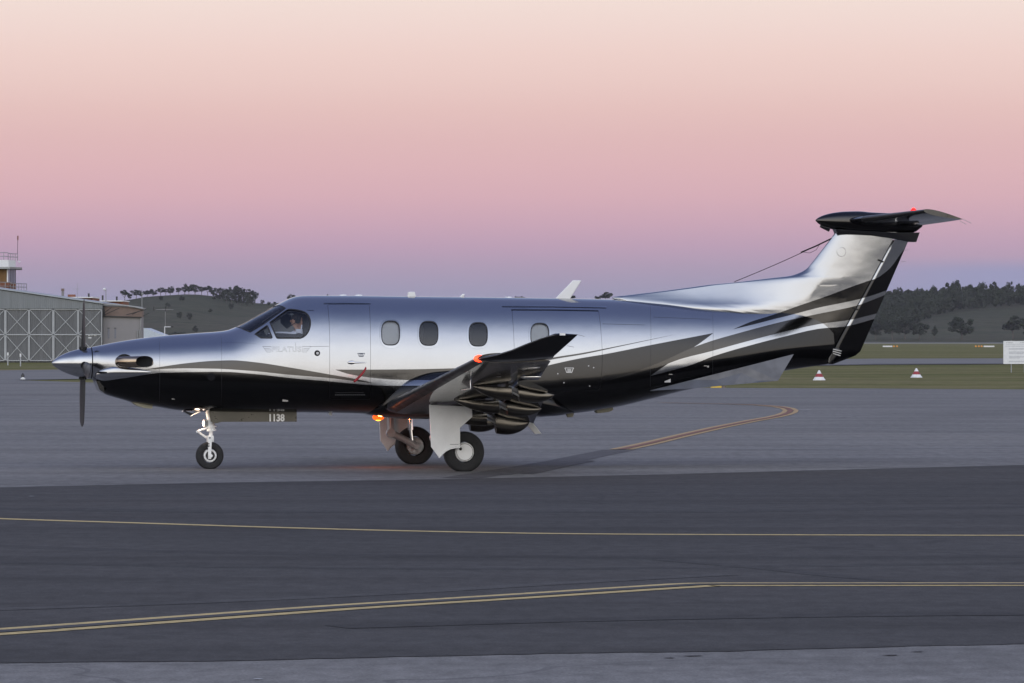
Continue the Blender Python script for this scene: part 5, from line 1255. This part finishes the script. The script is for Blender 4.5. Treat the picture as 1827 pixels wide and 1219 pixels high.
# ---- landing gear
def tyre(mb, o, R, w, rr, seg=56):
    """torus-like tyre with grooves, flattened where it meets the ground"""
    prof_ = []
    for t in np.linspace(-math.pi * .5 - .62, math.pi * .5 + .62, 26):
        hgt = (R - rr) / 2; prof_.append((rr + hgt + hgt * math.copysign(abs(math.cos(t)) ** .62, math.cos(t)), w / 2 * math.copysign(abs(math.sin(t)) ** .72, math.sin(t))))
    n0 = len(mb.v); mb.lathe(prof_, o, 'Y', seg)
    for i in range(n0, len(mb.v)):
        x, y, z = mb.v[i]
        if z < .004: mb.v[i] = (x, y, .004)
        elif z < .05: mb.v[i] = (x, y + (y - o[1]) * .10 * (1 - z / .05), z)
MW = P(827.2, 806, -2.265)
for s in (-1, 1):
    Yw = 2.265 * s; RM = .325; o = (MW[0], Yw, RM - .018)
    piv = P(695, 772.5, 2.2); axl = (MW[0], RM - .018); topz_ = P(694, 748, 2.2)
    mb = MB(); yl = Yw - s * .19
    mb.tube([(topz_[0], yl, topz_[1] + .25), (piv[0], yl, piv[1])], .062, 14); mb.tube([(piv[0], yl - .06, piv[1]), (piv[0], yl + .06, piv[1])], .075, 14)
    mb.tube([(piv[0], yl, piv[1]), ((piv[0] * .5 + axl[0] * .5), yl, (piv[1] * .5 + axl[1] * .5) + .01), (axl[0], yl, axl[1])], [.062, .056, .062], 14)
    mb.tube([(axl[0], yl - .05, axl[1]), (axl[0], Yw + s * .06, axl[1])], .05, 14)
    gear = mb.build('main_landing_gear', 'gear_grey', AC, 45)
    mb = MB(); a = P(728, 750, 2.2); b = P(732.6, 784, 2.2); mb.tube([(a[0], yl, a[1] + .15), ((a[0] + b[0]) / 2, yl, (a[1] + b[1]) / 2)], .045, 12); mb.tube([((a[0] + b[0]) / 2, yl, (a[1] + b[1]) / 2), (b[0], yl, b[1] - .03)], .028, 12); mb.build('shock_strut', 'chrome', gear, 45)
    mb = MB(); tyre(mb, o, RM, .22, .135); mb.build('tyre', 'tyre_rubber', gear, 40)
    # outer hub disc with valve hole, inner hub with brake
    so = s; mb = MB(); mb.lathe([(.02, .0), (.10, so * .012), (.14, so * .006), (.152, -so * .01), (.152, -so * .06)], (o[0], Yw + so * .092, o[2]), 'Y', 44, capped=True); hub = mb.build('wheel_disc', 'gear_white', gear, 35)
    MB().lathe([(.127, .0), (.130, so * .003), (.133, 0)], (o[0], Yw + so * .103, o[2]), 'Y', 44).build('disc_rim', 'seam', hub)
    MB().tube([(o[0] - .068, Yw + so * .099, o[2] + .05), (o[0] - .068, Yw + so * .106, o[2] + .05)], .024, 16).build('valve_hole', 'flat_black', hub)  # no real opening: the shade of the hole is painted as a black disc
    mb = MB(); mb.lathe([(.03, 0), (.06, -so * .02), (.135, -so * .01), (.15, so * .02)], (o[0], Yw - so * .09, o[2]), 'Y', 40, capped=True); br = mb.build('inner_hub', 'gear_grey', gear, 35)
    for k in range(6):
        t = k * math.pi / 3 + .3; MB().tube([(o[0] + .095 * math.cos(t), Yw - so * .095, o[2] + .095 * math.sin(t)), (o[0] + .095 * math.cos(t), Yw - so * .125, o[2] + .095 * math.sin(t))], .026, 10).build('brake_bolt', 'gear_grey', br, 40)
    MB().tube([(o[0], Yw - so * .10, o[2]), (o[0], Yw - so * .15, o[2])], .05, 16).build('axle_nut', 'chrome', br, 40)
    # door
    dp_ = [(766, 722), (766.2, 727), (769.5, 797.5), (782.6, 815.4), (784.6, 814.2), (788.5, 809.6), (795, 803.6), (804, 799.2), (813, 797.5), (821, 797.2), (821, 763.4), (843, 743.7), (842.4, 734.5), (841, 726)]
    pts = [P3(a, b, -2.45) for a, b in dp_]; pts = [Vector((p.x, s * 2.45, p.z)) for p in pts]
    gd = MB().prism(pts, (0, -s * .035, 0)).build('gear_door', 'gear_white', gear); bvm = gd.modifiers.new('b', 'BEVEL'); bvm.width = .006; bvm.segments = 2
    rim = [P3(a, b, -2.45) for a, b in dp_[3:10]]; MB().tube([Vector((p.x, s * 2.452, p.z - .012)) for p in rim], .012, 8).build('door_lip', 'gear_white', gear, 50)
    j = [P3(a, b, -2.45) for a, b in ((803, 793), (818, 793))]; MB().tube([Vector((p.x, s * 2.452, p.z)) for p in j], .003, 5).build('door_joint', 'seam', gear)
# nose gear
NW = P(374, 817); RN = .2245; o = (NW[0], 0, RN - .010)
def n3(px, py, y=0.0): return P3(px, py, y)
mb = MB(); mb.tube([n3(371, 728), n3(375, 752)], .05, 14); mb.tube([n3(375.5, 752), n3(377, 769)], .062, 16); mb.tube([n3(377, 760), n3(377.2, 763)], .085, 16); mb.tube([n3(377, 766), n3(377.2, 769.5)], .078, 16); mb.tube([n3(377, 769), n3(375.5, 783)], .032, 12)
mb.box((n3(375, 783).x, 0, n3(375, 783).z), (.10, .16, .10)); ng = mb.build('nose_landing_gear', 'gear_white', AC, 45)
mb = MB()
for y in (-.115, .115): mb.prism([n3(370, 779, y), n3(379, 779, y), n3(377.4, 790, y), n3(376.2, 819, y), n3(371.2, 819, y), n3(371.2, 790, y)], (0, .022 * (1 if y > 0 else -1), 0))
mb.tube([(o[0], -.15, o[2]), (o[0], .15, o[2])], .03, 14); mb.box((n3(375, 782).x, 0, n3(375, 782).z), (.07, .27, .05)); fk = mb.build('fork', 'gear_white', ng, 40)
for px, py in ((372.5, 792), (374.5, 781.5), (372.6, 796)): MB().tube([n3(px, py, -.137), n3(px, py, -.144)], .012, 10).build('bolt', 'flat_black', fk)
mb = MB(); tyre(mb, o, RN, .15, .10, 48); mb.build('tyre', 'tyre_rubber', ng, 40)
mb = MB(); mb.lathe([(.075, -.075), (.092, -.078), (.105, -.066), (.105, .066), (.092, .078), (.075, .075)], o, 'Y', 36); mb.build('rim', 'gear_white', ng, 35)
MB().lathe([(.02, -.06), (.076, -.055), (.076, .055), (.02, .06)], o, 'Y', 30, capped=True).build('hub', 'blade_dark', ng, 35)
mb = MB(); mb.tube([n3(369, 764), n3(352, 770)], .017, 8); mb.tube([n3(352, 770), n3(368, 781)], .020, 8); mb.tube([n3(352, 770, -.05), n3(352, 770, .05)], .02, 8); mb.build('torque_link', 'gear_white', ng, 45)
mb = MB(); mb.tube([n3(378.5, 771, .02), n3(378.3, 780, .02)], .014, 8); mb.tube([n3(378, 783), n3(381, 787), n3(377.5, 791)], .008, 6); mb.build('brake_hose', 'flat_black', ng, 45)
tl = n3(364.3, 755.6, 0); mb = MB(); mb.lathe([(.01, .07), (.05, .05), (.062, 0), (.055, -.01)], tl, 'X', 20); mb.build('light_housing', 'gear_grey', ng, 45)
MB().lathe([(.001, -.028), (.03, -.022), (.056, -.008)], tl, 'X', 20).build('taxi_lamp', 'taxi_light', ng, 60); glow('taxi_lamp_glow', tl + Vector((-.12, -.02, .02)), (1.0, .74, .55), 3.0)
mb = MB(); mb.tube([n3(371, 731), n3(356, 733.5), n3(340, 741)], .016, 8); mb.build('drag_strut', 'gear_white', ng, 45)
MB().prism([n3(330, 733, -.16), n3(345, 738, -.16), n3(340.5, 742, -.16), n3(328, 735, -.16)], (0, .3, 0)).build('front_gear_door', 'black_paint', ng)
# long nose-gear door with the number
for s in (-1, 1):
    y = .20 * s; dp_ = [(373.5, 731), (374, 742), (376, 752), (381, 755.2), (387, 755.4), (395, 752.9), (529.5, 752.6), (529.5, 731)]
    pts = [P3(a, b, -.20) for a, b in dp_]; nd = MB().prism([Vector((p.x, y, p.z)) for p in pts], (0, -s * .015, 0)).build('nose_gear_door', 'olive_paint', ng)
    if s < 0:
        me = text_mesh('1138', .158, 'CENTER', space=.98, bold=.006); me.materials.append(MATS['letter_white'])
        tx2 = bpy.data.objects.new('lettering', me); COL.objects.link(tx2); tx2.parent = nd; tx2.rotation_euler = (math.pi / 2, 0, 0); c = P3(493, 746.2, -.204); tx2.location = c; tx2.scale = (.86, 1, 1)

# ---- cockpit: seats, visor, pilot
plain('skin', (0.36, 0.19, 0.12), 0.55, var=0.1); plain('hair_dark', (0.02, 0.015, 0.012), 0.8); plain('shirt_white', (0.62, 0.64, 0.70), 0.8, var=0.06, scale=12); plain('trousers_navy', (0.02, 0.022, 0.035), 0.9)
for s in (-1, 1):
    Y = .34 * s; mb = MB(); a = P3(545, 640, 0); 
    bk = [P3(534, 612, 0), P3(551, 612, 0), P3(556, 566, 0), P3(552, 559, 0), P3(546, 559, 0), P3(541, 572, 0), P3(535, 596, 0)]
    mb.prism([Vector((p.x, Y - .22, p.z)) for p in bk], (0, .44, 0)); mb.box((P(522, 613)[0], Y, P(522, 613)[1]), (.46, .44, .12)); mb.box((P(530, 640)[0], Y, P(530, 640)[1]), (.3, .3, .5)); st = mb.build('pilot_seat', 'cloth_dark', AC); bvm = st.modifiers.new('b', 'BEVEL'); bvm.width = .03; bvm.segments = 2
gs = MB(); gs.prism([P3(446, 602, -.42), P3(472, 594, -.42), P3(475, 598, -.42), P3(474, 640, -.42), P3(452, 640, -.42)], (0, .84, 0)); gs.build('instrument_panel', 'cloth_dark', AC)
vz = MB(); vz.prism([P3(500, 567, .30), P3(511, 560.5, .30), P3(519, 562, .30), P3(521, 581, .30), P3(512, 587, .30), P3(501, 577, .30)], (0, .02, 0)); vs_ = vz.build('sun_visor', 'cloth_dark', AC)
MB().tube([P3(499.5, 565.5, .28), P3(506, 561, .28), P3(512, 559.6, .28), P3(517.5, 563, .28)], .010, 8).build('visor_arm', 'gear_white', vs_, 60)
# pilot: one continuous skinned figure seated in the left seat
hx, hz = P(528.5, 572, -.34)
J = {}
def jn(k, x, y, z, r): J[k] = (Vector((x, y, z)), r)
seatz = P(522, 606, -.34)[1]
jn('pel', hx + .06, -.34, seatz + .06, (.15, .17)); jn('spi', hx + .075, -.34, seatz + .24, (.13, .16)); jn('che', hx + .06, -.34, hz - .33, (.13, .19)); jn('clav', hx + .045, -.34, hz - .20, (.075, .11)); jn('neck', hx + .03, -.34, hz - .12, (.058, .058)); jn('jaw', hx - .005, -.34, hz - .055, (.075, .068)); jn('skull', hx + .005, -.34, hz + .02, (.098, .078)); jn('crown', hx + .015, -.34, hz + .085, (.066, .056))
jn('nose', hx - .105, -.34, hz - .02, (.016, .014))
ed = [('pel', 'spi'), ('spi', 'che'), ('che', 'clav'), ('clav', 'neck'), ('neck', 'jaw'), ('jaw', 'skull'), ('skull', 'crown'), ('skull', 'nose')]
for s, sg_ in (('l', -1), ('r', 1)):
    jn('sh' + s, hx + .04, -.34 + sg_ * .19, hz - .235, (.062, .062)); jn('el' + s, hx - .09, -.34 + sg_ * .25, hz - .46, (.048, .048)); jn('wr' + s, hx - .31, -.34 + sg_ * .14, hz - .44, (.030, .032)); jn('pa' + s, hx - .38, -.34 + sg_ * .12, hz - .43, (.022, .04))
    ed += [('clav', 'sh' + s), ('sh' + s, 'el' + s), ('el' + s, 'wr' + s), ('wr' + s, 'pa' + s)]
    for f in range(4):
        jn(f'f{f}{s}', hx - .43, -.34 + sg_ * .12 + (f - 1.5) * .022, hz - .435, (.010, .010)); jn(f'g{f}{s}', hx - .455 + .006 * abs(f - 1.5), -.34 + sg_ * .12 + (f - 1.5) * .022, hz - .465, (.008, .008)); ed += [('pa' + s, f'f{f}{s}'), (f'f{f}{s}', f'g{f}{s}')]
    jn('th' + s, hx - .38, -.34 + sg_ * .05, hz - .47, (.011, .011)); ed.append(('pa' + s, 'th' + s))
    jn('hip' + s, hx + .02, -.34 + sg_ * .10, seatz + .03, (.10, .10)); jn('kn' + s, hx - .42, -.34 + sg_ * .13, seatz + .07, (.068, .068)); jn('an' + s, hx - .52, -.34 + sg_ * .13, seatz - .28, (.045, .045)); jn('to' + s, hx - .68, -.34 + sg_ * .13, seatz - .33, (.035, .045)); ed += [('pel', 'hip' + s), ('hip' + s, 'kn' + s), ('kn' + s, 'an' + s), ('an' + s, 'to' + s)]
keys = list(J); base = J['pel'][0].copy(); base.z = seatz - .02
Rz = Matrix.Rotation(AX_A, 3, 'Z')
me = bpy.data.meshes.new('person'); me.from_pydata([tuple(Rz @ (J[k][0] - base)) for k in keys], [(keys.index(a), keys.index(b)) for a, b in ed], [])
tmp = bpy.data.objects.new('tmp_person', me); COL.objects.link(tmp); md = tmp.modifiers.new('skin', 'SKIN')
for i, k in enumerate(keys): me.skin_vertices[0].data[i].radius = J[k][1]; me.skin_vertices[0].data[i].use_root = (k == 'pel')
sb = tmp.modifiers.new('sub', 'SUBSURF'); sb.levels = 2; sb.render_levels = 2
bpy.context.view_layer.update(); pm = bpy.data.meshes.new_from_object(tmp.evaluated_get(bpy.context.evaluated_depsgraph_get())); bpy.data.objects.remove(tmp)
pm.name = 'person'; pm.materials.clear()
for m in ('shirt_white', 'skin', 'trousers_navy'): pm.materials.append(MATS[m])
inv = Rz.inverted()
for p in pm.polygons:
    c = inv @ p.center + base; p.use_smooth = True
    p.material_index = 1 if (c.z > hz - .165 and abs(c.y + .34) < .13) or c.x < hx - .26 and c.z > seatz + .14 else (2 if c.z < seatz + .10 else 0)
per = bpy.data.objects.new('person', pm); COL.objects.link(per); per.location = Vector((OX, DIST, 0)) + Rz @ base
tag(per, 'pilot in white shirt wearing a dark headset seated behind the cockpit side window', 'person')
def pl(v): return Rz @ (Vector(v) - base)
mb = MB(); rings = []
for u in np.linspace(0, 1, 9):
    t = u * math.pi * .56; ring = []
    for a in np.linspace(0, 2 * math.pi, 20, endpoint=False):
        rx, ry, rz_ = .106, .086, .098; d = Vector((math.cos(a) * math.sin(t) * rx, math.sin(a) * math.sin(t) * ry, math.cos(t) * rz_)); tl_ = .35 * (1 if d.x > 0 else .2) * d.x * u
        ring.append(pl((hx + .018 + d.x, -.34 + d.y, hz + .018 + d.z - tl_)))
    rings.append(ring)
mb.rings(rings, True, False); mb.build('hair', 'hair_dark', per, 60)
mb = MB(); mb.tube([pl((hx + .01, -.34 + .105 * math.cos(t), hz + .01 + .115 * math.sin(t))) for t in np.linspace(0, math.pi, 12)], .010, 8)
for sg_ in (-1, 1): mb.tube([pl((hx + .008, -.34 + sg_ * .075, hz - .01)), pl((hx + .008, -.34 + sg_ * .115, hz - .01))], .040, 14)
mb.tube([pl((hx - .02, -.45, hz - .03)), pl((hx - .08, -.42, hz - .07)), pl((hx - .115, -.37, hz - .068))], .005, 6); mb.build('headset', 'flat_black', per, 50)
for sg_ in (-1, 1): MB().lathe([(.002, -.004), (.010, 0), (.002, .004)], pl((hx - .085, -.34 + sg_ * .032, hz + .012)), 'X', 10).build('eye', 'hair_dark', per, 60)
MB().box(pl((hx - .082, -.34, hz - .068)), (.012, .04, .010)).build('mouth', 'strap_red', per)

# ---- evening haze over the plain
hz_m = bpy.data.materials.new('haze'); hz_m.use_nodes = True; t = hz_m.node_tree; t.nodes.clear()
vol = t.nodes.new('ShaderNodeVolumePrincipled'); vol.inputs['Color'].default_value = (0.86, 0.84, 0.95, 1); vol.inputs['Density'].default_value = 0.00002; vol.inputs['Anisotropy'].default_value = 0.0
out = t.nodes.new('ShaderNodeOutputMaterial'); t.links.new(vol.outputs[0], out.inputs['Volume'])
MATS['haze'] = hz_m
hz_o = MB().box((0, 6500, 44.0), (18400, 19400, 94.0)).build('haze', 'haze'); tag(hz_o, kind='stuff')
